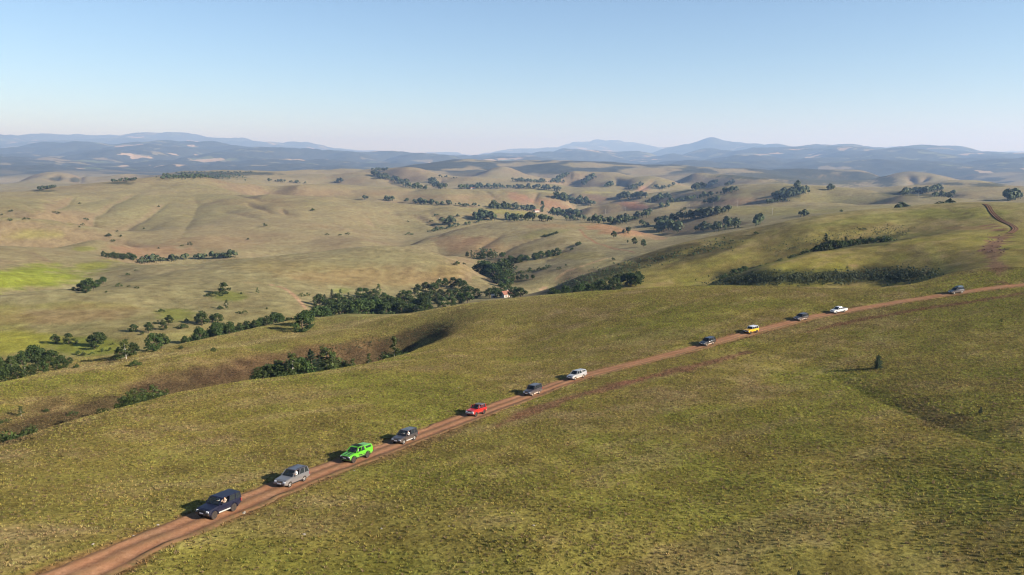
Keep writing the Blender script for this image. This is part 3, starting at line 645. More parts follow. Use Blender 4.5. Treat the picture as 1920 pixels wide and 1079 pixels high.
def leaves(rg, centers, radii, n, size, flat=.0):
    """n small leaf sprays in each clump; returns quads"""
    V = []; A = []
    zs = [c[2] for c in centers]; z0, z1 = min(zs), max(zs) + 1e-6
    for c, r in zip(centers, radii):
        d = rg.normal(size=(n, 3)); d /= np.linalg.norm(d, axis=1)[:, None]
        p = np.array(c) + d * r * rg.uniform(.55, 1.05, (n, 1)) * np.array((1, 1, .8))
        nn = d + rg.normal(size=(n, 3)) * .55; nn /= np.linalg.norm(nn, axis=1)[:, None]
        t = np.cross(nn, rg.normal(size=(n, 3))); t /= np.linalg.norm(t, axis=1)[:, None] + 1e-9; b = np.cross(nn, t)
        s = size * rg.uniform(.6, 1.4, (n, 1))
        V.append(np.stack([p - t * s, p - b * s * .6, p + t * s, p + b * s * .6], 1).reshape(-1, 3)); A.append(np.repeat(rg.uniform(0, 1, n), 4))
    V = np.vstack(V); return V, np.arange(len(V)).reshape(-1, 4), np.concatenate(A)
def limb(p0, p1, r0, r1, k=5, bend=(0, 0, 0)):
    p0, p1 = Vector(p0), Vector(p1); mid = (p0 + p1) / 2 + Vector(bend); V = []; F = []
    for j, (p, r) in enumerate(((p0, r0), (mid, (r0 + r1) / 2), (p1, r1))):
        ax = (p1 - p0).normalized(); a = ax.orthogonal().normalized(); b = ax.cross(a)
        for i in range(k): V.append(tuple(p + (a * math.cos(i * 2 * math.pi / k) + b * math.sin(i * 2 * math.pi / k)) * r))
    for j in range(2):
        for i in range(k): F.append((j * k + i, j * k + (i + 1) % k, (j + 1) * k + (i + 1) % k, (j + 1) * k + i))
    return V, F
def limbs(name, specs, mat):
    V, F = [], []
    for s in specs:
        v, f = limb(*s); F += [tuple(i + len(V) for i in q) for q in f]; V += v
    me = mesh_np(name, np.array(V), np.array(F)); me.materials.append(mat); return me
def crown_mesh(name, V, F, A, mat):
    me = mesh_np(name, V, F, False); fattr(me, 'leaf', A); me.materials.append(mat); return me

def broadleaf(seed, wide=.46, clumps=24, per=46, mat=None, base=.02):
    """a spreading tree one unit tall"""
    rg = np.random.default_rng(seed); cs = []; rs = []
    for i in range(clumps):
        a = rg.uniform(0, 6.28); z = rg.uniform(base + .12, .93); q = math.sin(math.pi * min(1, max(.1, (z - base) / (1.02 - base))) ** .8)
        rad = wide * q * math.sqrt(rg.uniform(.15, 1)) * .8
        cs.append((rad * math.cos(a), rad * math.sin(a), z)); rs.append(rg.uniform(.12, .19))
    V, F, A = leaves(rg, cs, rs, per, .044)
    tr = [((0, 0, -.06), (.01, .01, .5), .035, .018, 6, (.01, -.008, 0))] + [((0, 0, rg.uniform(.18, .42)), tuple(np.array(c) * (.9, .9, .95)), .014, .004) for c in cs[:8]]
    return [('trunk', limbs('trunk', tr, M_BARK)), ('crown', crown_mesh('crown', V, F, A, mat or M_OAK))]
def birch(seed, wide=.2, clumps=17, per=34):
    rg = np.random.default_rng(seed); cs = []; rs = []
    for i in range(clumps):
        a = rg.uniform(0, 6.28); z = .16 + .8 * (i + .5) / clumps; rad = wide * (1.1 - z) * rg.uniform(.2, 1.4)
        cs.append((rad * math.cos(a), rad * math.sin(a), z)); rs.append(rg.uniform(.06, .1) * (1.25 - .5 * z))
    V, F, A = leaves(rg, cs, rs, per, .028)
    tr = [((0, 0, -.06), (.012, 0, .9), .012, .004, 6, (rg.uniform(-.015, .015), 0, 0))] + [((.005, 0, c[2] - .08), c, .005, .002) for c in cs[::2]]
    return [('trunk', limbs('trunk', tr, M_BBARK)), ('crown', crown_mesh('crown', V, F, A, M_BIRCH))]
def conifer(seed, wide=.26, tiers=11):
    rg = np.random.default_rng(seed); V = []; A = []
    for j in range(tiers):
        z = .1 + .84 * j / tiers; rad = wide * (1 - (z - .06)) ** .85 * rg.uniform(.8, 1.15); nb = 9 if j < 7 else 6
        for i in range(nb):
            a = i * 2 * math.pi / nb + j * .7 + rg.uniform(-.25, .25); L_ = rad * rg.uniform(.7, 1.15); ca, sa = math.cos(a), math.sin(a)
            for s in range(7):
                f = (s + .6) / 7; c = np.array((L_ * f * ca, L_ * f * sa, z + .05 * f + rg.uniform(-.012, .012))); w = .036 * (1.3 - f)
                u = np.array((ca, sa, .25)) * .05; v = np.array((-sa, ca, rg.uniform(-.5, .5))) * w
                V += [c - u - v * .4, c - v, c + u, c + v]; A += [rg.uniform(0, 1)] * 4
    for s in range(14):
        c = np.array((rg.uniform(-.012, .012), rg.uniform(-.012, .012), .88 + .11 * s / 14)); a = rg.uniform(0, 6.28); u = np.array((math.cos(a) * .022, math.sin(a) * .022, .015)); v = np.array((0, 0, .03))
        V += [c - u, c - v, c + u, c + v]; A += [rg.uniform(0, 1)] * 4
    V = np.array(V)
    return [('trunk', limbs('trunk', [((0, 0, -.05), (0, 0, .96), .022, .004, 6)], M_BARK)), ('crown', crown_mesh('crown', V, np.arange(len(V)).reshape(-1, 4), np.array(A), M_FIR))]
def shrub(seed, wide=.75, clumps=13, per=44):
    rg = np.random.default_rng(seed); cs = []; rs = []
    for i in range(clumps):
        a = rg.uniform(0, 6.28); q = math.sqrt(rg.uniform(0, 1)); cs.append((wide * q * math.cos(a), wide * q * math.sin(a), .18 + .58 * (1 - q * q) * rg.uniform(.5, 1.1))); rs.append(rg.uniform(.2, .3))
    V, F, A = leaves(rg, cs, rs, per, .062)
    tr = [((0, 0, -.1), tuple(np.array(c) * .9), .022, .008) for c in cs[:6]]
    return [('stem', limbs('stem', tr, M_BARK)), ('crown', crown_mesh('crown', V, F, A, M_SHRUB))]
PROTO = {'oak': [broadleaf(1), broadleaf(2, .52, 27), broadleaf(3, .40, 21), broadleaf(4, .48, 25, base=.1)], 'birch': [birch(11), birch(12, .2), birch(13, .14)],
         'fir': [conifer(21), conifer(22, .3), conifer(23, .22)], 'shrub': [shrub(31), shrub(32, .95), shrub(33, .6), shrub(34, .8, 9)]}
NAMES = {'oak': ('broadleaf_tree', 'tree'), 'birch': ('birch_tree', 'tree'), 'fir': ('conifer_tree', 'tree'), 'shrub': ('leafy_shrub', 'shrub')}
TR = random.Random(5)
def plant(kind, x, y, h, label, group=None, fat=1.0):
    nm, cat = NAMES[kind]; o = empty(nm, (x, y, ground_xy(x, y) - .03 * h))
    s = h * TR.uniform(.95, 1.05); wd = fat * TR.uniform(.85, 1.2); o.scale = (s * wd, s * wd * TR.uniform(.9, 1.1), s); o.rotation_euler = (TR.uniform(-.05, .05), TR.uniform(-.05, .05), TR.uniform(0, 6.28))
    tag(o, label, cat, group)
    for pn, pm in TR.choice(PROTO[kind]):
        c = bpy.data.objects.new(pn, pm); COL.objects.link(c); c.parent = o
    return o
def by_base(kind, px, by, ty, label, group=None, fat=1.0):
    x, y = pix(px, by); r = math.hypot(x, y); h = (ray(px, ty)[1] - ray(px, by)[1]) * r; return plant(kind, x, y, max(h, .6), label, group, fat)
def by_dist(kind, px, ty, r, label, group=None, fat=1.0, slide=.8):
    a, s = ray(px, ty); want = {'oak': 7.0, 'birch': 6.5, 'fir': 6.5, 'shrub': 2.2}[kind] * min(1, r / 300)
    rs = r * np.linspace(1, slide, 40); hh = (s * rs - land_z(rs * math.sin(a), rs * math.cos(a))) * 1.08        # slide down-valley until the tree has its height
    j = int(np.argmax(hh >= want)) if (hh >= want).any() else int(np.argmax(hh)); h = float(hh[j]); x, y = float(rs[j] * math.sin(a)), float(rs[j] * math.cos(a)); return plant(kind, x, y, max(h, 1.5), label, group, fat * (1.0 if h > 3 else 1.3))

# lone trees on the near spur
by_base('fir', 1645, 692, 664, 'small dark conifer standing alone on the open grass below the bend of the track', fat=1.5)
by_base('fir', 1838, 776, 762, 'tiny dark conifer standing alone beside the shallow grassy hollow', fat=1.2)
by_base('shrub', 1877, 604, 596, 'tiny dark round bush alone on the grass between the red track and a lone conifer', fat=.7)
by_base('fir', 1497, 1092, 1068, 'small conifer on the grass at the foot of the near slope', fat=1.2)
# gully below the spur
G1 = 'trees in the brown gully below the track'
for k, px, ty, f in [('fir', 585, 655, 1.0), ('birch', 611, 648, 1.3), ('birch', 622, 660, 1.2), ('birch', 548, 662, 1.2), ('birch', 522, 674, 1.3), ('oak', 500, 685, .9), ('oak', 483, 690, .9), ('fir', 538, 678, 1.2), ('oak', 560, 672, .8), ('oak', 570, 676, .8),
                     ('fir', 596, 672, 1.1), ('birch', 600, 668, 1.2), ('oak', 605, 684, 1.0), ('oak', 632, 676, .9), ('oak', 645, 678, .9), ('birch', 660, 674, 1.2), ('birch', 692, 664, .8), ('oak', 514, 686, 1), ('oak', 530, 684, 1), ('oak', 550, 680, 1), ('fir', 576, 668, 1)]:
    r = float(np.interp(px, [0, 100, 200, 310, 400, 470, 560, 640, 720, 785], [135, 144, 154, 168, 177, 182, 189, 199, 210, 224])) * (1.05 + TR.uniform(0, .04))
    by_dist(k, px, ty, r, {'fir': 'dark narrow conifer among the birches in the brown gully', 'birch': 'pale-trunked young birch in the brown gully below the spur', 'oak': 'leafy green thicket tree in the brown gully below the spur'}[k], G1, f * 1.2, .985)
by_dist('birch', 738, 632, 228, 'tall slender birch at the head of the brown gully', None, 1.0); by_dist('shrub', 750, 655, 231, 'dark green shrub at the foot of the tall birch at the gully head'); by_dist('shrub', 730, 660, 228, 'low dark shrub beside the tall birch in the gully, on its downhill side')
for k, px, ty, f in [('birch', 239, 735, 1.5), ('birch', 250, 728, 1.7), ('birch', 286, 725, 1.6), ('birch', 268, 732, 1.7), ('birch', 314, 728, 1.3), ('oak', 258, 738, 1.1), ('oak', 232, 745, 1.1), ('oak', 302, 734, 1.1), ('shrub', 205, 766, .9), ('shrub', 220, 758, .9), ('shrub', 188, 764, 1), ('oak', 245, 742, 1.1), ('oak', 275, 738, 1.1)]:
    r = float(np.interp(px, [0, 100, 200, 310, 400], [135, 144, 154, 168, 177])) * 1.07
    by_dist(k, px, ty, r, {'birch': 'white-trunked birch in the lower gully between two grass spurs', 'oak': 'small leafy tree in the lower gully between two grass spurs', 'shrub': 'low bush at the mouth of the lower gully'}[k], 'trees in the lower gully', f, .985)
by_base('birch', 40, 781, 759, 'single leafy birch on the brown slope across the lower gully', fat=1.9); by_base('shrub', 136, 779, 769, 'wide low bush on the brown slope across the lower gully'); by_base('shrub', 86, 773, 765, 'small round bush uphill of the wide low bush across the gully'); by_base('shrub', 11, 792, 782, 'small green bush below the single leafy birch')
for px, ty in [(8, 808), (22, 812), (40, 806), (57, 797)]: by_dist('shrub', px, ty, 152 + px * .05, 'green bush in the gully mouth under the crest of the grass spur', 'bushes in the gully mouth', 1.0, .98)
# spur B
by_base('shrub', 143, 691, 681, 'lone rounded bush on the pale crest beyond the gully'); by_base('shrub', 253, 687, 672, 'bush with pale dead twigs on the crest beyond the gully'); by_base('shrub', 401, 660, 650, 'small dark bush on the narrow pale ridge between gully and wood'); by_base('shrub', 339, 655, 647, 'small bush on the ridge edge near the row of valley trees')
# wood at the valley mouth
for k, px, ty, dr in [('oak', 3, 676, 0), ('oak', 20, 670, 8), ('oak', 40, 658, 16), ('oak', 62, 647, 22), ('oak', 77, 655, 20), ('oak', 95, 658, 18), ('oak', 113, 666, 14), ('oak', 130, 671, 10), ('oak', 8, 692, -12), ('oak', 30, 688, -10), ('birch', 44, 672, -14), ('oak', 55, 684, -8), ('oak', 80, 678, -4), ('oak', 105, 677, 0), ('birch', 18, 668, -12), ('oak', -10, 670, 0), ('oak', -25, 680, -5), ('oak', 68, 668, 8), ('oak', 88, 668, 8), ('oak', 122, 676, 2)]:
    by_dist(k, px, ty, 278 + dr * 1.2, 'green broadleaf tree in the dense wood at the valley mouth' if k == 'oak' else 'white-trunked birch on the edge of the wood at the valley mouth', 'wood at the valley mouth', 1.1, .93)
# scattered valley trees
G2 = 'scattered trees on the yellow-green valley slope'
for k, px, by, ty, f in [('oak', 104, 645, 627, 1.3), ('oak', 129, 646, 625, 1.2), ('shrub', 143, 644, 636, .8), ('oak', 172, 648, 628, 1.1), ('oak', 182, 650, 622, 1.0), ('oak', 192, 640, 622, 1.1), ('oak', 178, 656, 638, 1.2), ('shrub', 145, 665, 656, .8), ('shrub', 156, 667, 659, .9), ('shrub', 172, 665, 659, .9), ('shrub', 206, 658, 650, .7), ('shrub', 211, 647, 642, .7),
                         ('shrub', 191, 660, 652, .7), ('birch', 237, 674, 633, 1.6), ('oak', 250, 667, 640, 1.1), ('oak', 226, 672, 652, 1.2), ('shrub', 213, 673, 665, 1.0), ('oak', 289, 659, 622, 1.1), ('oak', 303, 655, 624, 1.0), ('oak', 278, 659, 642, 1.1), ('oak', 279, 624, 604, 1.1), ('oak', 250, 622, 608, 1.3), ('oak', 317, 609, 591, 1.2), ('shrub', 300, 606, 597, 1.0), ('oak', 306, 619, 604, 1.2),
                         ('shrub', 302, 586, 577, .8), ('shrub', 350, 604, 595, .7), ('shrub', 344, 617, 605, .9), ('shrub', 335, 616, 609, .8), ('oak', 379, 611, 583, 1.2), ('oak', 372, 606, 588, 1.1), ('oak', 408, 607, 586, 1.2), ('oak', 398, 604, 589, 1.2), ('shrub', 370, 617, 608, .7), ('shrub', 457, 588, 579, .9), ('shrub', 447, 587, 582, .8), ('shrub', 414, 581, 572, .9), ('birch', 425, 580, 560, 1.5), ('shrub', 500, 580, 576, .8), ('shrub', 267, 628, 621, .8)]:
    by_base(k, px, by, ty, {'oak': 'round dark green tree standing apart on the yellow-green valley slope', 'shrub': 'small round shrub dotted on the yellow-green valley slope', 'birch': 'slender birch standing among the round trees of the valley slope'}[k], G2, f)
# the row of trees along the stream, up to the big wood
for i in range(26):
    t = i / 25; px = 350 + 210 * t + TR.uniform(-4, 4); ty = float(np.interp(px, [350, 375, 417, 445, 480, 500, 523, 540, 560], [622, 614, 604, 604, 600, 593, 581, 590, 590])) + TR.uniform(0, 9)
    r = float(np.interp(px, [340, 418, 485, 560], [292, 308, 322, 345])) * (1.03 + .05 * (i % 3))
    by_dist('oak', px, ty, r, 'dark green tree in the long row along the hidden stream', 'tree row along the stream', 1.0, .93)
# the big wood and the trees round the red-roofed house
G3 = 'big wood in the valley'
W = [('fir', 622, 543, 500), ('fir', 608, 553, 490), ('birch', 638, 543, 495), ('birch', 652, 548, 500), ('oak', 675, 541, 510), ('oak', 686, 540, 515), ('oak', 700, 542, 515), ('birch', 710, 533, 505), ('oak', 720, 549, 505), ('oak', 734, 557, 500), ('oak', 755, 546, 505), ('oak', 767, 545, 510), ('birch', 780, 543, 505), ('oak', 792, 548, 505),
     ('birch', 771, 555, 480), ('birch', 785, 557, 480), ('birch', 800, 560, 478), ('oak', 800, 549, 520), ('oak', 812, 546, 525), ('oak', 826, 543, 530), ('oak', 842, 543, 530), ('oak', 855, 541, 535), ('oak', 869, 538, 540), ('oak', 881, 538, 545), ('oak', 893, 541, 545), ('oak', 846, 556, 505), ('oak', 830, 558, 500), ('fir', 818, 552, 500), ('oak', 862, 550, 515), ('oak', 876, 550, 520),
     ('oak', 782, 533, 560), ('oak', 798, 529, 560), ('oak', 812, 531, 560), ('oak', 823, 524, 565), ('oak', 835, 523, 565), ('oak', 849, 521, 570), ('oak', 860, 523, 570), ('oak', 869, 527, 570)]
for i in range(24): W.append(('oak', 566 + i * 10.4 + TR.uniform(-3, 3), float(np.interp(566 + i * 10.4, [566, 590, 620, 660, 700, 760, 810], [587, 576, 572, 566, 565, 571, 570])) + TR.uniform(-2, 4), float(np.interp(566 + i * 10.4, [560, 700, 810], [352, 400, 440])) + TR.uniform(-6, 12)))
for i in range(20): W.append(('oak', 600 + i * 10.5 + TR.uniform(-4, 4), 556 + TR.uniform(-4, 7), 455 + TR.uniform(-15, 25)))
for k, px, ty, r in W: by_dist(k, px, ty, r, {'oak': 'dark broadleaf tree in the big valley wood', 'birch': 'pale birch rising among the dark trees of the big valley wood', 'fir': 'dark pointed conifer at the corner of the big valley wood'}[k], G3, 1.2 if k == 'oak' else 1.4)
for k, px, ty, r in [('oak', 932, 541, 512), ('oak', 940, 532, 530), ('oak', 954, 534, 535), ('oak', 926, 539, 530), ('oak', 965, 540, 540), ('oak', 976, 540, 545), ('shrub', 908, 544, 545), ('oak', 918, 541, 545), ('oak', 945, 520, 575), ('oak', 936, 510, 590), ('oak', 950, 508, 600), ('oak', 928, 497, 620), ('oak', 944, 488, 630), ('oak', 935, 492, 640), ('oak', 912, 491, 645), ('oak', 902, 491, 650), ('oak', 918, 496, 640)]:
    by_dist(k, px, ty, r, 'tall dark tree in the clump behind the red-roofed house' if k == 'oak' else 'rounded bush on the grass beside the red-roofed house', 'trees behind the red-roofed house' if k == 'oak' else None, 1.2)
# lone shrubs of hill D and the meadow valley
for k, px, by, ty, f, lb in [('shrub', 410, 554, 541, 1.7, 'broad dark bush on the yellow-green hillside'), ('oak', 421, 552, 528, 1.0, 'dark tree rising from the broad bush on the yellow-green hillside'), ('birch', 483, 551, 539, 1.2, 'thin leaning birch alone on the yellow-green hillside'), ('shrub', 452, 552, 547, .8, 'small bush between the broad bush and the thin birch'),
                             ('shrub', 566, 556, 548, 1, 'round shrub above the curved pale path'), ('shrub', 577, 555, 548, .9, 'second round shrub above the curved pale path, on its uphill side'), ('birch', 590, 577, 555, 1.1, 'slim birch where the curved pale path meets the big wood'), ('shrub', 223, 538, 529, .7, 'dark bush on the tan slope below the green meadow'), ('shrub', 242, 538, 533, .7, 'little bush beside the dark bush on the tan slope'),
                             ('shrub', 256, 541, 535, .8, 'flat bush on the tan slope below the green meadow'), ('shrub', 239, 517, 511, .9, 'low bush on the tan crest by the meadow'), ('shrub', 255, 508, 504, .8, 'small bush on the tan crest above the meadow'), ('shrub', 199, 549, 545, .8, 'reddish low bush at the tip of the tan slope'), ('shrub', 857, 498, 487, .9, 'dark round shrub on the end of the tan hill'), ('shrub', 870, 497, 492, .8, 'smaller shrub next to the dark round one on the tan hill')]:
    by_base(k, px, by, ty, lb, None, f)
for px, by, ty in [(138, 545, 538), (150, 546, 533), (158, 545, 526), (167, 547, 522), (176, 545, 527), (185, 538, 524), (194, 532, 519), (162, 550, 536)]: by_base('oak', px, by, ty, 'grey-green tree in the thin clump below the bright meadow', 'clump below the bright meadow', 1.2)
for i in range(13): by_base('oak', 194 + i * 4.8, 484 + i * .3 + TR.uniform(-2, 2), 471 + i * .3 + TR.uniform(-1, 3), 'dark tree in the compact copse at the head of the bright meadow', 'copse at the head of the meadow', 1.0)
for px, by, ty, f in [(204, 444, 436, 1), (211, 453, 447, .7), (227, 444, 439, .7), (356, 460, 452, .8), (49, 412, 406, .9), (161, 413, 406, .8), (155, 423, 417, .7), (149, 427, 423, .7), (298, 467, 463, .7), (104, 401, 394, 1.1), (20, 397, 391, .7), (4, 404, 400, .8), (18, 414, 408, .8), (150, 383, 379, .8), (298, 389, 384, .7), (497, 425, 417, .8), (465, 450, 445, .8), (613, 441, 437, 1.2), (638, 442, 438, 1), (652, 440, 433, .7), (767, 441, 434, 1.2), (765, 417, 413, .7), (818, 405, 399, .8), (834, 413, 408, .8), (858, 407, 400, .8), (809, 416, 410, .8),
                      (586, 396, 389, 1.1), (1047, 505, 499, .9), (1061, 499, 495, .9), (1150, 489, 482, .8), (1072, 470, 463, .8), (1418, 440, 433, .9), (1577, 398, 392, 1.0), (1283, 394, 387, 1.0), (342, 462, 457, .7), (270, 430, 426, .7), (220, 435, 431, .7)]:
    zone = ('on the pinkish foot of the big bare hill above the copse' if px < 370 and by > 428 and px > 200 else 'in the creased side valley of the big bare hill' if px < 170 and by > 394 else 'high up on the big bare hill' if px < 320 else 'on the long gentle flank of the big bare hill' if px < 660 and px != 586 else 'in pale grass near the crease of the big bare hill' if px == 586
            else 'on the green bank of the creek behind the dome-shaped hill' if px < 900 else 'on the slope above the red-roofed house' if px < 1200 else 'beside the power line on the far green hill' if px == 1283 else 'on the crest of the big near grass hill' if px == 1418 else 'just behind the crest of the big near grass hill')
    by_base('shrub', px, by, ty, 'single dark shrub ' + zone, 'single shrubs on the bare hills', f)
for px, by, ty in [(1151, 447, 432), (1189, 458, 445), (1206, 463, 449), (1177, 456, 450), (1017, 398, 376)]: by_base('oak', px, by, ty, 'dark upright tree standing apart on the pinkish hill with the footpath' if px > 1100 else 'tall dark tree beside the far white farmhouse', 'trees apart on the pinkish hill' if px > 1100 else None, .9 if px > 1100 else .5)
# valley below the big right-hand hill
def belt(pts, n, label, group, kinds=('oak',), hgt=(6, 10), spread=2.0, fat=1.15, dr=0):
    q = np.array(pts, float)
    for i in range(n):
        t = (i + TR.uniform(.1, .9)) / n * (len(q) - 1); j = min(int(t), len(q) - 2); p = q[j] + (q[j + 1] - q[j]) * (t - j)
        x, y = pix(p[0] + TR.uniform(-spread, spread), p[1] + TR.uniform(-spread, spread) * .5); rr_ = math.hypot(x, y); k = 1 + dr / rr_
        kd = TR.choice(kinds); plant(kd, x * k, y * k, TR.uniform(*hgt) * (.45 if kd == 'shrub' else 1), label, group, fat)
belt([(952, 496), (990, 490), (1052, 478)], 15, 'dark tree in the row at the foot of the dome-shaped hill', 'tree row under the dome-shaped hill', hgt=(6, 9))
belt([(872, 483), (900, 486), (945, 484)], 8, 'dark tree in the scrub under the eroded bank', 'scrub trees under the eroded bank', ('oak', 'birch'), (6, 9))
belt([(955, 515), (1000, 508), (1030, 503)], 12, 'low dark bush on the slope above the house', 'bushes on the slope above the house', ('shrub',), (5, 8), 6)
belt([(960, 527), (1000, 524)], 5, 'rounded tree on the valley floor above the house', 'rounded trees on the valley floor', hgt=(4, 6))
belt([(1080, 461), (1086, 459)], 4, 'dark shrub in the small clump by the spur', 'small clump by the spur', ('shrub',), (6, 9)); belt([(1020, 445), (1043, 438)], 7, 'shrub in the short dark hedge on the dome-shaped hill', 'short hedge on the dome-shaped hill', ('shrub',), (5, 8), 1)
for i in range(22):
    t = i / 21; px = 1040 + 160 * t + TR.uniform(-3, 3); r = 425 + 10 * t + TR.uniform(-8, 8); by_dist(TR.choice(('oak', 'shrub', 'oak')), px, 543 - 34 * t + TR.uniform(-4, 5), r, 'dark tree in the shaded fold under the big grass hill', 'trees in the shaded fold', 1.2)
for k, px, ty in [('fir', 1550, 440), ('fir', 1587, 443), ('oak', 1560, 450), ('oak', 1570, 451), ('oak', 1580, 451), ('oak', 1595, 450), ('oak', 1607, 449), ('oak', 1620, 449), ('oak', 1633, 447), ('fir', 1613, 445), ('oak', 1545, 455), ('oak', 1648, 444), ('oak', 1535, 462), ('oak', 1660, 443), ('shrub', 1515, 466), ('shrub', 1500, 472), ('shrub', 1487, 477), ('shrub', 1463, 484), ('shrub', 1440, 492), ('oak', 1397, 500), ('oak', 1378, 506), ('oak', 1388, 503), ('shrub', 1362, 513), ('oak', 1528, 464), ('shrub', 1672, 443)]:
    r = float(np.interp(px, [1280, 1347, 1413, 1513, 1613, 1700], [352, 372, 388, 408, 424, 434])) * 1.045
    by_dist(k, px, ty, r, {'fir': 'pointed dark conifer in the shaded gully on the big grass hill', 'oak': 'dark leafy tree in the shaded gully on the big grass hill', 'shrub': 'dark bush lower down the shaded gully on the big grass hill'}[k], 'trees in the gully of the big hill', 1.25, .965)
by_base('shrub', 1619, 431, 426, 'flat dark bush alone on the flank of the big grass hill', None, 1.6)

# tree belts and copses of the far hills: too small and dense to tell the single trees apart
def far_tree(rg, h, dense=26):
    n = dense; d = rg.normal(size=(n, 3)); d /= np.linalg.norm(d, axis=1)[:, None]; d[:, 2] = np.abs(d[:, 2]) * 1.1 - .25
    p = d * np.array((.36, .36, .42)) * rg.uniform(.6, 1.1, (n, 1)) + (0, 0, .5)
    t = np.cross(d, rg.normal(size=(n, 3))); t /= np.linalg.norm(t, axis=1)[:, None]; b = np.cross(d, t); s = rg.uniform(.12, .22, (n, 1))
    V = np.stack([p - t * s, p - b * s * .8, p + t * s, p + b * s * .8], 1).reshape(-1, 3)
    k = np.array([(-.03, -.03, -.1), (.03, -.03, -.1), (.02, .03, .55), (-.02, .03, .55)])
    return np.vstack([V, k]) * h, np.append(np.repeat(rg.uniform(0, 1, n), 4), [0] * 4)
def far_belt(name, pts, n, h, wpx, label, group='tree belts of the far hills', dense=26, r0=45.0, cat='trees', rfix=None):
    rg = np.random.default_rng(int(pts[0][0] * 13 + pts[0][1] * 7)); q = np.array(pts, float); Vs, As = [], []; xs = []; k = 0
    if dense > 20: n = int(n * 1.4)
    for i in range(n):
        t = rg.uniform(0, len(q) - 1 - 1e-6); j = int(t); p = q[j] + (q[j + 1] - q[j]) * (t - j)
        x, y = pix(p[0] + rg.normal() * wpx * 1.0, p[1] + rg.normal() * wpx * .42, r0)
        if rfix: rq = rfix * rg.uniform(.97, 1.05) / math.hypot(x, y); x, y = x * rq, y * rq
        xs.append((x, y))
    xs = np.array(xs); zs = land_z(xs[:, 0], xs[:, 1]) + CAM_Z
    for (x, y), z in zip(xs, zs):
        v, a = far_tree(rg, rg.choice((.45, .7, .9, 1.0, 1.15, 1.45)) * rg.uniform(.85, 1.15) * h * (1.3 if dense > 20 else 1), dense); Vs.append(v + np.array((x, y, z))); As.append(a)
    V = np.vstack(Vs); c = V.mean(0); c[2] = zs.min(); me = mesh_np(name, V - c, np.arange(len(V)).reshape(-1, 4), False); fattr(me, 'leaf', np.concatenate(As)); me.materials.append(M_SCRUB)
    o = link(name, me); o.location = c; tag(o, label, cat, group, 'stuff'); return o
FB = 'dark belt of trees and scrub in a fold of the far bare hills'
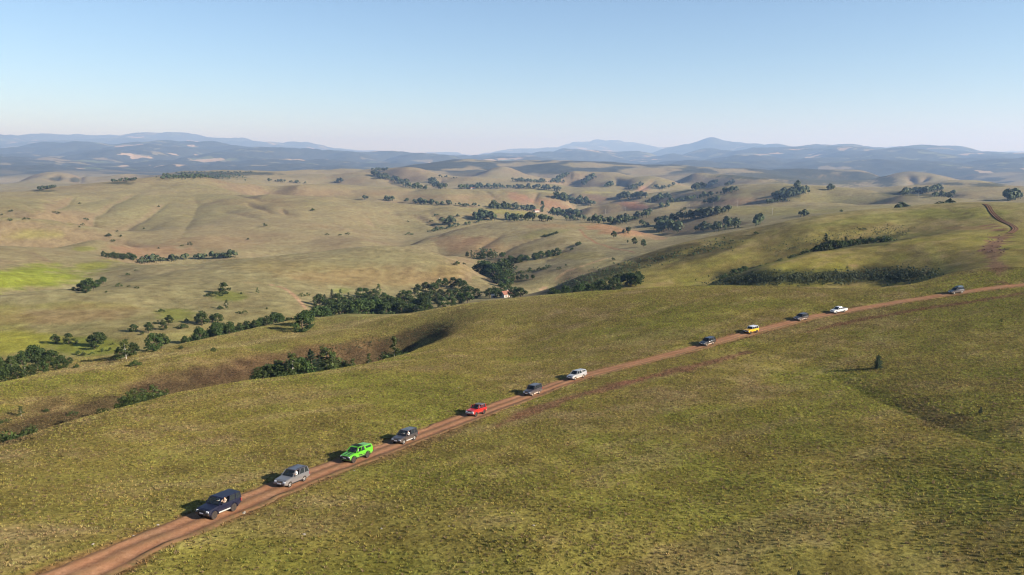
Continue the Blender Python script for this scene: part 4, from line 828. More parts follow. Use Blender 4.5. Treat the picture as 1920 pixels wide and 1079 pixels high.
for pts, n, h, wd in [([(1632, 394), (1690, 389), (1740, 385), (1798, 380)], 46, 5.2, 2), ([(1684, 384), (1696, 380)], 5, 7, 1), ([(1774, 378), (1784, 377)], 3, 7, 1), ([(1107, 418), (1160, 421), (1190, 412), (1215, 403)], 46, 8, 3), ([(1232, 424), (1265, 416), (1310, 409), (1340, 403), (1365, 398)], 60, 8, 2.6), ([(1300, 432), (1345, 430), (1385, 424)], 46, 7, 5), ([(1416, 424), (1424, 421)], 6, 8, 2),
                      ([(1233, 435), (1250, 430), (1275, 436)], 26, 9, 4), ([(1205, 428), (1212, 424)], 6, 8, 2), ([(1500, 407), (1520, 403)], 8, 5, 1.5), ([(1063, 414), (1097, 413)], 12, 7, 1.5), ([(960, 415), (990, 414), (1035, 416)], 26, 7, 1.5), ([(1033, 404), (1060, 402), (1088, 404)], 40, 9, 4), ([(943, 414), (960, 413)], 6, 7, 1.2), ([(888, 412), (905, 411), (923, 414)], 22, 9, 3), ([(832, 422), (848, 420)], 9, 8, 2),
                      ([(800, 437), (830, 431), (870, 423), (900, 418)], 30, 4, 1.5), ([(258, 496), (300, 491), (333, 489)], 22, 4.5, 2), ([(340, 488), (400, 486), (445, 483)], 22, 5, 1.2), ([(760, 380), (790, 383), (832, 386)], 30, 8, 1.6), ([(840, 385), (870, 388), (898, 389)], 14, 6, 1), ([(682, 374), (690, 374)], 6, 7, 1), ([(718, 376), (738, 378)], 8, 7, 1), ([(915, 391), (957, 393)], 26, 9, 2), ([(962, 393), (985, 394), (1002, 396)], 16, 9, 2),
                      ([(1043, 372), (1075, 380), (1110, 384)], 60, 11, 3), ([(1162, 373), (1177, 370)], 16, 11, 3), ([(1183, 373), (1208, 371)], 20, 11, 2.4), ([(1213, 381), (1235, 376), (1252, 371)], 40, 10, 3), ([(1250, 382), (1310, 373), (1385, 359)], 46, 8, 1.4), ([(1322, 384), (1348, 378)], 20, 8, 1.6), ([(1237, 391), (1255, 388)], 10, 7, 1.4), ([(1437, 382), (1460, 380), (1480, 378)], 12, 6, 1.2), ([(1455, 374), (1480, 370), (1510, 363)], 60, 9, 2.4), ([(1465, 365), (1497, 358)], 26, 8, 1.4), ([(1300, 357), (1325, 352), (1345, 345)], 60, 11, 2.4), ([(1360, 350), (1376, 345)], 14, 10, 1.4),
                      ([(1040, 342), (1050, 336), (1065, 330)], 34, 12, 2.6), ([(1093, 348), (1100, 340), (1113, 335)], 34, 12, 2.6), ([(1135, 351), (1148, 349)], 16, 11, 2), ([(1180, 356), (1202, 347)], 34, 9, 3), ([(960, 340), (1000, 343), (1058, 343)], 60, 11, 1.2), ([(960, 353), (1000, 354), (1052, 359)], 56, 11, 1.6), ([(697, 328), (725, 336), (762, 347)], 80, 12, 3.2), ([(808, 340), (815, 348), (828, 355)], 50, 12, 3.6), ([(762, 351), (797, 357)], 26, 10, 1.8), ([(860, 355), (900, 353), (957, 353)], 56, 11, 1.5),
                      ([(697, 320), (728, 321)], 22, 11, .8), ([(300, 334), (380, 332), (455, 332)], 190, 5, 4.5), ([(330, 326), (400, 325), (470, 325)], 110, 5, 1.6), ([(500, 340), (575, 345)], 26, 8, .9), ([(210, 342), (255, 339)], 26, 4.5, .7), ([(70, 358), (105, 352)], 30, 5, .8), ([(628, 344), (640, 342)], 8, 11, 1.4), ([(1745, 371), (1790, 365)], 26, 6, 1.0), ([(1760, 369), (1785, 372)], 16, 6, .9), ([(1890, 377), (1912, 373)], 26, 10, 2), ([(1690, 366), (1730, 362), (1765, 358)], 60, 9, 2.4),
                      ([(1225, 352), (1240, 356), (1275, 345)], 24, 9, 1.5), ([(1165, 440), (1180, 438)], 3, 5, 1), ([(1550, 357), (1562, 356)], 8, 8, .8), ([(820, 333), (860, 336)], 10, 8, 1), ([(1490, 351), (1496, 350)], 4, 10, .6), ([(270, 488), (300, 487)], 8, 4, 1.5)]:
    far_belt('tree_belt', pts, n, h, wd, FB, r0=700.0 if pts[0][0] > 1600 else 45.0, rfix=715 if pts[0][0] in (1632, 1684, 1774) else None)
# low heath and juniper on the shaded flanks of the big hill
for pts, n, h, wd, r0, lb in [([(1340, 531), (1450, 526), (1560, 522), (1680, 516), (1735, 520)], 1500, 1.25, 15, 322, 'low dark heath scrub filling the hollow under the big grass hill'), ([(1060, 536), (1150, 512), (1260, 480), (1380, 458)], 420, 1.5, 12, 380, 'low dark scrub along the shaded foot of the big grass hill'),
                          ([(1440, 470), (1540, 450), (1640, 437), (1700, 432)], 420, .8, 14, 380, 'low dark scrub beside the shaded gully of the big grass hill'), ([(640, 655), (720, 640), (800, 625), (850, 606)], 420, .5, 14, 60, 'low brown heather on the bank above the birch gully'),
                          ([(905, 470), (920, 478), (930, 484)], 60, 3, 8, 500, 'grey scrub on the eroded bank of the dome-shaped hill')]:
    far_belt('low_scrub', pts, n, h, wd, lb, None, 12, r0, 'scrub')
# ------------------------------------------------------------------ vehicles
def paint(name, col, rough=.32, dust=.5, metal=.0, coat=.5):
    p = NT(name); sep = p.n('ShaderNodeSeparateXYZ'); p.l(p.obj(), sep.inputs[0])
    n = p.noise(5, 5, .65, p.obj()); low = p.rng(sep.outputs[2], .35, 1.0, 1, 0)
    k = p.math('MULTIPLY', p.math('ADD', p.math('MULTIPLY', low, .9), .12), p.rng(n, .3, .7, .35 * dust, 1.2 * dust))
    p.base(p.mix(k, col, (.30, .20, .13)), p.rng(k, 0, .8, rough, .9), .35, metal); p.b.inputs['Coat Weight'].default_value = coat; p.b.inputs['Coat Roughness'].default_value = .12; return p.m
def plain(name, col, rough=.6, spec=.3, metal=0.0, nz=.15, sc_=9):
    p = NT(name); p.base(p.mix(p.rng(p.noise(sc_, 4, .6, p.obj()), .3, .7, 0, 1), tuple(c * (1 - nz) for c in col), tuple(min(1, c * (1 + nz)) for c in col)), rough, spec, metal); return p.m
def glass(name, tint=(.02, .025, .03), see=.35):
    p = NT(name); p.base(tint, .05, .6); tr = p.n('ShaderNodeBsdfTransparent'); tr.inputs[0].default_value = (.8, .85, .85, 1); mx = p.n('ShaderNodeMixShader')
    mx.inputs[0].default_value = see; p.l(p.b.outputs[0], mx.inputs[1]); p.l(tr.outputs[0], mx.inputs[2]); p.l(mx.outputs[0], p.out.inputs[0]); return p.m
MG_CLEAR, MG_DARK = glass('clear_car_glass', see=.6), glass('tinted_car_glass', see=.2)
M_BLK = plain('black_trim', (.012, .012, .013), .55); M_TYRE = plain('dusty_tyre', (.035, .028, .024), .95, .1, nz=.5); M_INT = plain('dark_interior', (.016, .016, .018), .9, .1)
M_CHROME = plain('chrome', (.75, .75, .75), .15, .5, 1.0, .05); M_LAMP = plain('headlamp_glass', (.85, .86, .88), .08, .8); M_TAIL = plain('tail_lamp', (.35, .01, .01), .2, .6); M_PLATE = plain('number_plate', (.82, .82, .80), .5)
M_RIM = {'silver': plain('alloy_rim', (.55, .53, .50), .4, .5, .4), 'dark': plain('dark_rim', (.06, .05, .045), .6), 'tan': plain('dusty_rim', (.52, .40, .30), .8), 'white': plain('white_rim', (.80, .77, .70), .6)}

def bm_obj(name, bm, mat, parent, smooth=False):
    bmesh.ops.recalc_face_normals(bm, faces=bm.faces); me = bpy.data.meshes.new(name); bm.to_mesh(me); bm.free()
    if smooth: me.polygons.foreach_set('use_smooth', [True] * len(me.polygons))
    return link(name, me, mat, parent)
def box_bm(bm, c, s, bev=.0):
    vs = bmesh.ops.create_cube(bm, size=1)['verts']
    for v in vs: v.co = Vector((v.co.x * s[0] + c[0], v.co.y * s[1] + c[1], v.co.z * s[2] + c[2]))
    if bev: bmesh.ops.bevel(bm, geom=list({e for v in vs for e in v.link_edges}), offset=bev, segments=2, affect='EDGES', profile=.6)
def box(name, c, s, mat, parent, bev=.02):
    bm = bmesh.new(); box_bm(bm, c, s, bev); return bm_obj(name, bm, mat, parent)
def hexa(name, pts, mat, parent, bev=0):
    """a solid from 8 corners: 4 below, 4 above"""
    bm = bmesh.new(); v = [bm.verts.new(p) for p in pts]
    for f in ((0, 1, 2, 3), (7, 6, 5, 4), (0, 4, 5, 1), (1, 5, 6, 2), (2, 6, 7, 3), (3, 7, 4, 0)): bm.faces.new([v[i] for i in f])
    if bev: bmesh.ops.bevel(bm, geom=bm.edges[:], offset=bev, segments=2, affect='EDGES', profile=.6)
    return bm_obj(name, bm, mat, parent)
def pane(name, q, mat, parent, th=.012):
    """a thin sheet of glass on four corners"""
    q = [Vector(p) for p in q]; n = (q[1] - q[0]).cross(q[2] - q[0]).normalized() * th
    return hexa(name, [p - n for p in q] + [p + n for p in q], mat, parent)
def bar(name, a, b, wd, mat, parent):
    a, b = Vector(a), Vector(b); bm = bmesh.new(); d = (b - a); m = d.to_track_quat('Z', 'Y').to_matrix()
    vs = bmesh.ops.create_cube(bm, size=1)['verts']
    for v in vs: v.co = m @ Vector((v.co.x * wd, v.co.y * wd, v.co.z * d.length)) + (a + b) / 2
    return bm_obj(name, bm, mat, parent)
def lathe(prof, n=18):
    bm = bmesh.new(); rings = [[bm.verts.new((x, r * math.cos(a), r * math.sin(a))) for a in [i * 2 * math.pi / n for i in range(n)]] for x, r in prof]
    for a, b in zip(rings[:-1], rings[1:]):
        for i in range(n): bm.faces.new((a[i], a[(i + 1) % n], b[(i + 1) % n], b[i]))
    bm.faces.new(rings[0]); bm.faces.new(rings[-1]); return bm

def wheel(root, x, y, r, w, rim):
    sx = 1 if x > 0 else -1
    t = bm_obj('wheel', lathe([(-w * .42, r * .60), (-w * .5, r * .72), (-w * .48, r * .93), (-w * .3, r), (w * .3, r), (w * .48, r * .93), (w * .5, r * .72), (w * .42, r * .60)], 20), M_TYRE, root); t.location = (x, y, r)
    bm = lathe([(sx * w * .28, .01), (sx * w * .40, r * .1), (sx * w * .36, r * .2)][::1] + [(sx * w * .30, r * .56), (sx * w * .43, r * .61), (sx * w * .40, r * .64), (sx * w * .1, r * .6)], 20)
    rm = bm_obj('rim', bm, M_RIM[rim], t)
    for i in range(5):
        a = i * 2 * math.pi / 5; b = bmesh.new(); box_bm(b, (sx * w * .37, 0, r * .36), (.03, r * .13, r * .5)); bmesh.ops.rotate(b, verts=b.verts, cent=(0, 0, 0), matrix=Matrix.Rotation(a, 3, 'X')); mtmp = bpy.data.meshes.new('t'); b.to_mesh(mtmp); b.free()
        bmj = bmesh.new(); bmj.from_mesh(rm.data); bmj.from_mesh(mtmp); bmj.to_mesh(rm.data); bmj.free(); bpy.data.meshes.remove(mtmp)
    return t

def vehicle(name, label, s):
    """s: the dimensions of one car in metres; it faces +Y and stands on z = 0"""
    root = empty(name); L_, W, H, wr, wb, zs = s['L'], s['W'], s['H'], s['wr'], s['wb'], s['sill']; yF, yR = L_ / 2, -L_ / 2; yaf = yF - s.get('fo', .82); yar = yaf - wb
    zb, zf, zc = s['belt'], s['nose'], s['cowl']; yw0, yw1, yr1, yr0 = s['cab']; P_ = s['paint']; ar = wr * 1.2; hw = W / 2
    bed = s.get('bed'); ztail = s.get('ztail', zb)
    # lower body: side outline with wheel arches, drawn out across the width
    arc = lambda yc: [(yc - ar * math.cos(a), wr + ar * math.sin(a)) for a in np.linspace(-.15, math.pi + .15, 9)]
    out = [(yR + .06, zs + .16)] + [(yar - ar, zs + .06)] * 0 + arc(yar) + [(yar + ar + .04, zs), (yaf - ar - .04, zs)] + arc(yaf) + [(yF - .10, zs + .10), (yF, zs + .26), (yF, zf - .20), (yF - .06, zf - .04), (yF - .22, zf)]
    out += [(yw0 + .05, zc), (yw0 - .1, zb)]
    out += [(s['bedfront'], zb), (s['bedfront'] - .03, s['bedfloor']), (yR + .02, s['bedfloor'])] if bed == 'open' else [(yR + .05, ztail), (yR, ztail - .16)]
    out += [(yR, zs + .34)]
    bm = bmesh.new(); rings = []
    for sx in (-1, 1):
        ring = []
        for y, z in out:
            k = 1 - .05 * max(0, (z - .75)) / .5 - .03 * max(0, .6 - z) / .4; e = max(0, abs(y) - (L_ / 2 - .5)) / .5
            ring.append(bm.verts.new((sx * hw * k * (1 - .09 * e * e), y, z)))
        rings.append(ring); bm.faces.new(ring if sx < 0 else ring[::-1])
    n = len(out)
    for i in range(n): bm.faces.new((rings[0][i], rings[1][i], rings[1][(i + 1) % n], rings[0][(i + 1) % n]))
    ed = [e for f in bm.faces if len(f.verts) > 4 for e in f.edges]; bmesh.ops.bevel(bm, geom=ed, offset=.045, segments=2, affect='EDGES', profile=.6)
    bmesh.ops.triangulate(bm, faces=[f for f in bm.faces if len(f.verts) > 4]); body = bm_obj('body', bm, P_, root)
    # bonnet panel
    bw = hw * .86; bz = lambda y: zf + (zc - zf) * (yF - .22 - y) / (yF - .22 - yw0 - .05)
    ya, yb = yF - .24, yw0 + .10
    bn = hexa('bonnet', [(-bw * .93, ya, bz(ya) + .002), (bw * .93, ya, bz(ya) + .002), (bw, yb, bz(yb) + .002), (-bw, yb, bz(yb) + .002), (-bw * .93, ya, bz(ya) + .03), (bw * .93, ya, bz(ya) + .03), (bw, yb, bz(yb) + .03), (-bw, yb, bz(yb) + .03)], s.get('bonnet', P_), root, .012)
    for x0 in s.get('stripes', ()):
        hexa('stripe', [(x0 - .11, ya, bz(ya) + .028), (x0 + .11, ya, bz(ya) + .028), (x0 + .13, yb, bz(yb) + .028), (x0 - .13, yb, bz(yb) + .028), (x0 - .11, ya, bz(ya) + .036), (x0 + .11, ya, bz(ya) + .036), (x0 + .13, yb, bz(yb) + .036), (x0 - .13, yb, bz(yb) + .036)], M_BLK, bn)
    # cabin: pillars, glass and roof
    wB, wT, zr = hw * .93, hw * s.get('tumble', .80), H - .07; fr = s.get('frame', P_); rp = s.get('roof', P_)
    box('interior', (0, (yw0 + yr0) / 2 - .05, zb + .012), (wB * 1.85, (yw0 - yr0) * .96, .03), M_INT, root, 0)
    lerp = lambda a, b, t: a + (b - a) * t
    def side(t, up):                                    # point on the cabin side: t 0 rear .. 1 front, up 0 belt .. 1 roof
        return lerp(lerp(yr0, yw0, t), lerp(yr1, yw1, t), up), lerp(zb, zr, up), lerp(wB, wT, up)
    cuts = s['posts']                                   # pillar positions along the side
    for sx in (-1, 1):
        for t in cuts:
            y0, z0, x0 = side(t, 0); y1, z1, x1 = side(t, 1); bar('pillar', (sx * x0 * .985, y0, z0 - .02), (sx * x1 * .985, y1, z1 + .02), .085 if t not in (0, 1) else .10, fr, root)
        for i, (t0, t1) in enumerate(zip(cuts[:-1], cuts[1:])):
            if sx < 0 and i == len(cuts) - 2 and s.get('open_window'): continue
            q = []
            for t, u in ((t0, .03), (t1, .03), (t1, .97), (t0, .97)):
                y, z, x = side(t, u); q.append((sx * x * .975, y, z))
            pane('side_window', q, MG_CLEAR if i == len(cuts) - 2 else s.get('glass', MG_DARK), root)
    yA, zA, xA = side(1, .04); yB, zB_, xB = side(1, .96)
    ws = pane('windscreen', [(-xA * .96, yA + .02, zA), (xA * .96, yA + .02, zA), (xB * .96, yB + .02, zB_), (-xB * .96, yB + .02, zB_)], MG_CLEAR, root)
    for sx in (-1, 1): bar('wiper', (sx * .1 + .2, yA + .05, zA + .02), (sx * .35 + .1, lerp(yA, yB, .3) + .06, lerp(zA, zB_, .3) + .02), .02, M_BLK, ws)
    yA, zA, xA = side(0, .05); yB, zB_, xB = side(0, .95); pane('rear_window', [(xA * .95, yA - .02, zA), (-xA * .95, yA - .02, zA), (-xB * .95, yB - .02, zB_), (xB * .95, yB - .02, zB_)], s.get('glass', MG_DARK), root)
    yr_f, yr_b = yw1 + .06, yr1 - .08
    if s.get('roof_front'): yr_f = s['roof_front']
    rf = hexa('roof', [(-wT * 1.02, yr_b, zr), (wT * 1.02, yr_b, zr), (wT * 1.02, yr_f, zr - .01), (-wT * 1.02, yr_f, zr - .01), (-wT * .93, yr_b + .05, H), (wT * .93, yr_b + .05, H), (wT * .93, yr_f - .12, H), (-wT * .93, yr_f - .12, H)], rp, root, .03)
    if s.get('rails'):
        for sx in (-1, 1): bar('roof_rail', (sx * wT * .86, yr_b + .25, H + .05), (sx * wT * .86, yr_f - .35, H + .05), .045, s['rails'], rf)
    if s.get('rack'):
        for i in range(6): yy = lerp(yr_b + .15, yr_f - .25, i / 5); bar('rack_bar', (-wT * .9, yy, H + .09), (wT * .9, yy, H + .09), .04, M_BLK, rf)
        for sx in (-1, 1): bar('rack_rail', (sx * wT * .9, yr_b + .12, H + .10), (sx * wT * .9, yr_f - .2, H + .10), .05, M_BLK, rf)
    if s.get('sunroof'): box('sunroof', (0, yr_f - .75, H + .003), (wT * 1.1, .62, .012), MG_DARK, rf, 0)
    if s.get('spoiler'): box('spoiler', (0, yr_b - .08, H - .02), (wT * 1.75, .30, .05), s['spoiler'], rf, .015)
    if s.get('roofbox'): box('roof_box', (-.05, lerp(yr_b, yr_f, .42), H + .22), (1.25, 1.9, .30), s['roofbox'], rf, .06)
    if s.get('visor'): box('light_bar', (0, yw1 - .02, H + .02), (wT * 1.7, .10, .09), s['visor'], rf, .02)
    if s.get('snorkel'): bar('snorkel', (hw * .95, yw0 + .25, zb - .1), (wT * 1.05, yw1 + .1, H + .05), .07, M_BLK, root)
    # load bed or canopy
    if bed == 'open':
        f0 = s['bedfront'] - .02; bl = f0 - yR
        bd = box('load_bed', (0, yR + bl / 2, s['bedfloor'] + .02), (W * .86, bl - .1, .03), M_BLK, root, 0)
        for sx in (-1, 1): box('bed_side', (sx * hw * .90, yR + bl / 2 - .01, (s['bedfloor'] + zb) / 2), (.11, bl - .02, zb - s['bedfloor'] + .02), P_, bd, .03)
        box('tailgate', (0, yR + .05, (s['bedfloor'] + zb) / 2), (W * .84, .07, zb - s['bedfloor']), P_, bd, .02); bar('roll_bar', (-hw * .75, f0 - .12, zb), (-wT * .9, f0 - .05, H - .2), .07, M_BLK, bd); bar('roll_bar', (hw * .75, f0 - .12, zb), (wT * .9, f0 - .05, H - .2), .07, M_BLK, bd)
    if bed == 'canopy':
        f0 = yr0 - .02; ct = H - .02; cw0, cw1 = hw * .93, hw * .80
        cn = hexa('canopy', [(-cw0, yR + .04, zb), (cw0, yR + .04, zb), (cw0, f0, zb), (-cw0, f0, zb), (-cw1, yR + .34, ct - .06), (cw1, yR + .34, ct - .06), (cw1, f0 + .12, ct), (-cw1, f0 + .12, ct)], s.get('canopy', P_), root, .06)
        for sx in (-1, 1):
            q = []
            for y, u in ((yR + .42, .28), (f0 - .22, .28), (f0 - .08, .80), (yR + .56, .80)): q.append((sx * (lerp(cw0, cw1, u) + .008), y, lerp(zb, ct - .04, u)))
            pane('canopy_window', q, MG_DARK, cn)
    # lamps, grille, bumpers, mirrors, sills, wheels
    zl = zf - .20
    for sx in (-1, 1):
        box('headlight', (sx * hw * .70, yF - .035, zl), (.36, .12, .18), M_LAMP, root, .04); box('fog_lamp', (sx * hw * .66, yF + .03, zs + .24), (.14, .05, .10), M_LAMP, root, .02)
        box('tail_light', (sx * hw * .86, yR + .01, zb - .28), (.18, .06, .34), M_TAIL, root, .02)
        mr = box('mirror', (sx * (wB + .13), yw0 - .28, zb + .10), (.22, .10, .17), s.get('mirror', P_), root, .03)
        box('sill', (sx * hw * .965, (yaf + yar) / 2, zs + .04), (.12, wb - 2 * ar - .05, .14), s.get('sillpaint', M_BLK), root, .02)
        for yy in (lerp(yr0, yw0, .38), lerp(yr0, yw0, .72)): box('door_handle', (sx * hw * .955, yy - .2, zb - .14), (.05, .18, .035), s.get('handle', P_), root, .01)
    gr = box('grille', (0, yF - .005, zl - .01), (hw * .86, .06, .22), M_BLK, root, .015)
    box('grille_bar', (0, yF + .03, zl + .02), (hw * .72, .02, .05), s.get('grillebar', M_CHROME), gr, .008)
    bp = box('front_bumper', (0, yF + .02, zs + .22), (W * .93, .22, .26), s.get('bumper', P_), root, .05); box('number_plate', (0, yF + .14, zs + .27), (.52, .02, .12), M_PLATE, bp, 0)
    if s.get('bullbar'):
        for xx in (-.42, .42): bar('bull_bar', (xx, yF + .17, zs + .10), (xx * .9, yF + .14, zf + .02), .06, s['bullbar'], bp)
        bar('bull_bar', (-.62, yF + .17, zf - .12), (.62, yF + .17, zf - .12), .06, s['bullbar'], bp); bar('bull_bar', (-.62, yF + .17, zs + .42), (.62, yF + .17, zs + .42), .06, s['bullbar'], bp)
    rb = box('rear_bumper', (0, yR - .02, zs + .26), (W * .92, .18, .24), s.get('bumper', P_), root, .04)
    if s.get('spare'): w_ = wheel(root, 0, 0, wr * .95, .24, s['rim']); w_.name = 'spare_wheel'; w_.rotation_euler = (0, 0, R(-90)); w_.location = (0, yR - .17, zb - .22)
    for yy in (yaf, yar):
        for sx in (-1, 1):
            wheel(root, sx * (hw - .13), yy, wr, s.get('tw', .26), s['rim'])
            fl = []
            if s.get('flare'):
                bm = bmesh.new(); aa = np.linspace(-.05, math.pi + .05, 11); rg_ = []
                for a in aa: rg_.append([bm.verts.new((sx * (hw * xx), yy - rr_ * math.cos(a), wr + rr_ * math.sin(a))) for xx, rr_ in ((.94, ar), (1.055, ar), (1.055, ar + .07), (.94, ar + .09))])
                for a, b in zip(rg_[:-1], rg_[1:]):
                    for i in range(4): bm.faces.new((a[i], a[(i + 1) % 4], b[(i + 1) % 4], b[i]))
                bm.faces.new(rg_[0]); bm.faces.new(rg_[-1]); bm_obj('wheel_arch', bm, s['flare'], root)
    for m in s.get('marks', ()):
        yy, zz, ww, hh, mt = m
        for sx in (-1, 1):
            k = 1 - .05 * max(0, (zz - .75)) / .5
            hexa('side_stripe', [(sx * (hw * k - .02), yy, zz), (sx * (hw * k - .02), yy + ww, zz + .10), (sx * (hw * k + .006), yy + ww, zz + .10), (sx * (hw * k + .006), yy, zz), (sx * (hw * k - .03), yy + .12, zz + hh), (sx * (hw * k - .03), yy + ww + .12, zz + hh + .1), (sx * (hw * k + .004), yy + ww + .12, zz + hh + .1), (sx * (hw * k + .004), yy + .12, zz + hh)], mt, body)
    # two rows of seats
    for sx in (-1, 1):
        for yy in (lerp(yr0, yw0, .62), lerp(yr0, yw0, .28)):
            st = box('seat', (sx * .40, yy - .22, zb + .10), (.50, .16, .42), M_INT, root, .05); box('headrest', (sx * .40, yy - .24, zb + .40), (.26, .10, .15), M_INT, st, .03)
    tag(root, label, s.get('cat', 'car'), 'off-road vehicles in convoy along the dirt track')
    root['seat_y'] = lerp(yr0, yw0, .62); root['seat_z'] = zb; return root

PN = {k: paint(k + '_paint', c, **kw) for k, c, kw in [('navy', (0.0023, 0.0039, 0.0172), dict(dust=.08, rough=.45, coat=.03)), ('silver_grey', (0.1248, 0.1248, 0.1326), dict(dust=.35, metal=.3)), ('lime', (0.060, 0.27, 0.009), dict(dust=.38, coat=.3)), ('brown_grey', (0.0351, 0.0312, 0.0328), dict(dust=.35, metal=.2, coat=.4)),
      ('red', (0.3276, 0.0062, 0.0062), dict(dust=.22)), ('slate', (0.0250, 0.0234, 0.0312), dict(dust=.4, coat=.4)), ('silver', (0.2652, 0.2652, 0.2730), dict(dust=.35, metal=.25)), ('black', (0.0078, 0.0078, 0.0086), dict(dust=.2)), ('yellow', (0.4680, 0.2574, 0.0047), dict(dust=.2)), ('charcoal', (0.0125, 0.0117, 0.0156), dict(dust=.4, coat=.4)),
      ('white', (0.4836, 0.4758, 0.4602), dict(dust=.2)), ('graphite', (0.0140, 0.0156, 0.0203), dict(dust=.5)), ('cloud', (0.4680, 0.4758, 0.4914), dict(dust=.05))]}
M_GREY = plain('grey_cladding', (.30, .29, .27), .7); M_DUST = plain('dusty_sill', (.42, .33, .26), .8); M_SOFT = plain('grey_soft_top', (.10, .095, .105), .9, .1); M_STICK = plain('white_sticker', (.75, .75, .74), .6)
suv = dict(L=4.7, W=1.90, H=1.88, wr=.37, wb=2.78, sill=.34, belt=1.16, nose=.98, cowl=1.14, cab=(.98, .30, -1.95, -2.20), posts=(0, .28, .60, 1), rim='silver', cat='car')
pick = dict(L=5.25, W=1.85, H=1.80, wr=.39, wb=3.05, sill=.42, belt=1.18, nose=1.02, cowl=1.16, cab=(1.25, .55, -.62, -.78), posts=(0, .48, 1), rim='silver', cat='pickup')
CARS = [
 ('long_wheelbase_suv', 'dark navy long off-road wagon with grey sills leading the convoy', (410, 961), dict(suv, L=4.95, W=1.92, H=2.02, wr=.45, wb=2.95, sill=.52, belt=1.32, nose=1.16, cowl=1.30, cab=(1.0, .50, -2.25, -2.42), posts=(0, .24, .52, .72, 1)[0:1] + (.25, .56, 1), paint=PN['navy'], rim='dark', tw=.32, sillpaint=M_GREY, bumper=PN['black'], grillebar=M_GREY, tumble=.84, open_window=True, flare=PN['navy'], bullbar=M_BLK, handle=M_CHROME, frame=PN['navy'])),
 ('sport_utility_car', 'silver-grey estate-like off-roader with roof rails behind the navy wagon', (541, 902), dict(suv, L=4.72, H=1.84, paint=PN['silver_grey'], rails=M_BLK, roof=PN['slate'], bumper=PN['silver_grey'], open_window=True)),
 ('pickup_truck', 'bright green pickup with green canopy, roof rack and black stripes', (663, 859), dict(pick, H=1.92, wr=.44, sill=.55, belt=1.30, nose=1.15, cowl=1.28, paint=PN['lime'], rim='dark', tw=.32, bed='canopy', rack=1, stripes=(-.28, .28), bullbar=M_BLK, bumper=M_BLK, flare=M_BLK, marks=[(-.1, .70, .75, .16, M_BLK), (-.75, .66, .4, .12, M_BLK)], open_window=True)),
 ('sport_utility_car', 'brownish grey off-roader with sunroof and raised tail spoiler following the green pickup', (747, 824), dict(suv, L=4.7, H=1.86, wr=.41, sill=.42, paint=PN['brown_grey'], sunroof=1, spoiler=M_BLK, sillpaint=M_GREY, flare=PN['brown_grey'], open_window=True)),
 ('open_top_off_roader', 'red off-roader with dark grey rear top and open front roof', (879, 776), dict(suv, L=4.35, W=1.82, H=1.86, wr=.42, wb=2.6, sill=.50, belt=1.22, nose=1.12, cowl=1.22, cab=(.62, .25, -1.75, -1.88), posts=(0, .38, .66, 1), paint=PN['red'], roof=M_SOFT, roof_front=-.45, rim='dark', tw=.3, flare=PN['red'], bumper=M_GREY, tumble=.86, open_window=True, spare=1)),
 ('sport_utility_car', 'tall slate grey off-roader with stepped roof behind the red one', (986, 739), dict(suv, L=4.7, W=1.88, H=1.96, wr=.38, wb=2.55, sill=.42, belt=1.26, nose=1.06, cowl=1.22, cab=(.85, .45, -2.05, -2.22), posts=(0, .22, .58, 1), paint=PN['slate'], rim='tan', sillpaint=M_DUST, tumble=.85, rails=M_BLK, frame=PN['slate'])),
 ('pickup_truck', 'silver pickup with rounded silver canopy and dusty wheels', (1076, 708.5), dict(pick, H=1.84, paint=PN['silver'], rim='tan', bed='canopy', sillpaint=M_DUST)),
 ('sport_utility_car', 'black off-roader with white stickers driving just ahead of the yellow one', (1326, 645), dict(suv, L=4.7, H=1.85, wr=.40, sill=.42, belt=1.22, paint=PN['black'], rim='tan', sillpaint=M_DUST, marks=[(.1, .85, .35, .2, M_STICK), (-.7, .9, .2, .18, M_STICK)])),
 ('sport_utility_car', 'yellow off-roader with a white roof and dark wheels', (1402, 623), dict(suv, L=4.65, W=1.90, H=1.88, wr=.42, wb=2.69, sill=.50, belt=1.26, nose=1.12, cowl=1.24, cab=(.72, .48, -1.80, -2.0), posts=(0, .30, .62, 1), paint=PN['yellow'], roof=PN['cloud'], frame=PN['cloud'], rim='dark', tw=.3, bumper=M_BLK, tumble=.84)),
 ('sport_utility_car', 'charcoal off-roader with tan dusty wheels just ahead of the white pickup', (1497, 599), dict(suv, L=4.75, H=1.82, wr=.39, sill=.40, paint=PN['charcoal'], rim='tan', sillpaint=M_DUST, rails=M_BLK)),
 ('pickup_truck', 'white double-cab pickup with open load bed', (1570, 585.5), dict(pick, H=1.82, paint=PN['white'], bed='open', bedfront=-.80, bedfloor=.78, bumper=PN['white'], grillebar=M_BLK)),
 ('sport_utility_car', 'dark off-roader with roof box and pale wheels last in the convoy', (1792, 549), dict(suv, L=4.7, H=1.86, wr=.41, sill=.44, belt=1.24, paint=PN['graphite'], rim='white', roofbox=plain('blue_grey_roof_box', (.05, .085, .12), .5))),
]
def pose(root, x, y, head):
    """stand a vehicle on the slope at (x, y), facing head"""
    e = 1.3; zx = (ground_xy(x + e, y) - ground_xy(x - e, y)) / (2 * e); zy = (ground_xy(x, y + e) - ground_xy(x, y - e)) / (2 * e)
    up = Vector((-zx, -zy, 1)).normalized(); f = Vector((head[0], head[1], 0)); f = (f - up * f.dot(up)).normalized(); rt = f.cross(up)
    m = Matrix((rt, f, up)).transposed().to_4x4(); m.translation = Vector((x, y, ground_xy(x, y) + .045)); root.matrix_world = m; return m
CAR_ROOTS = []
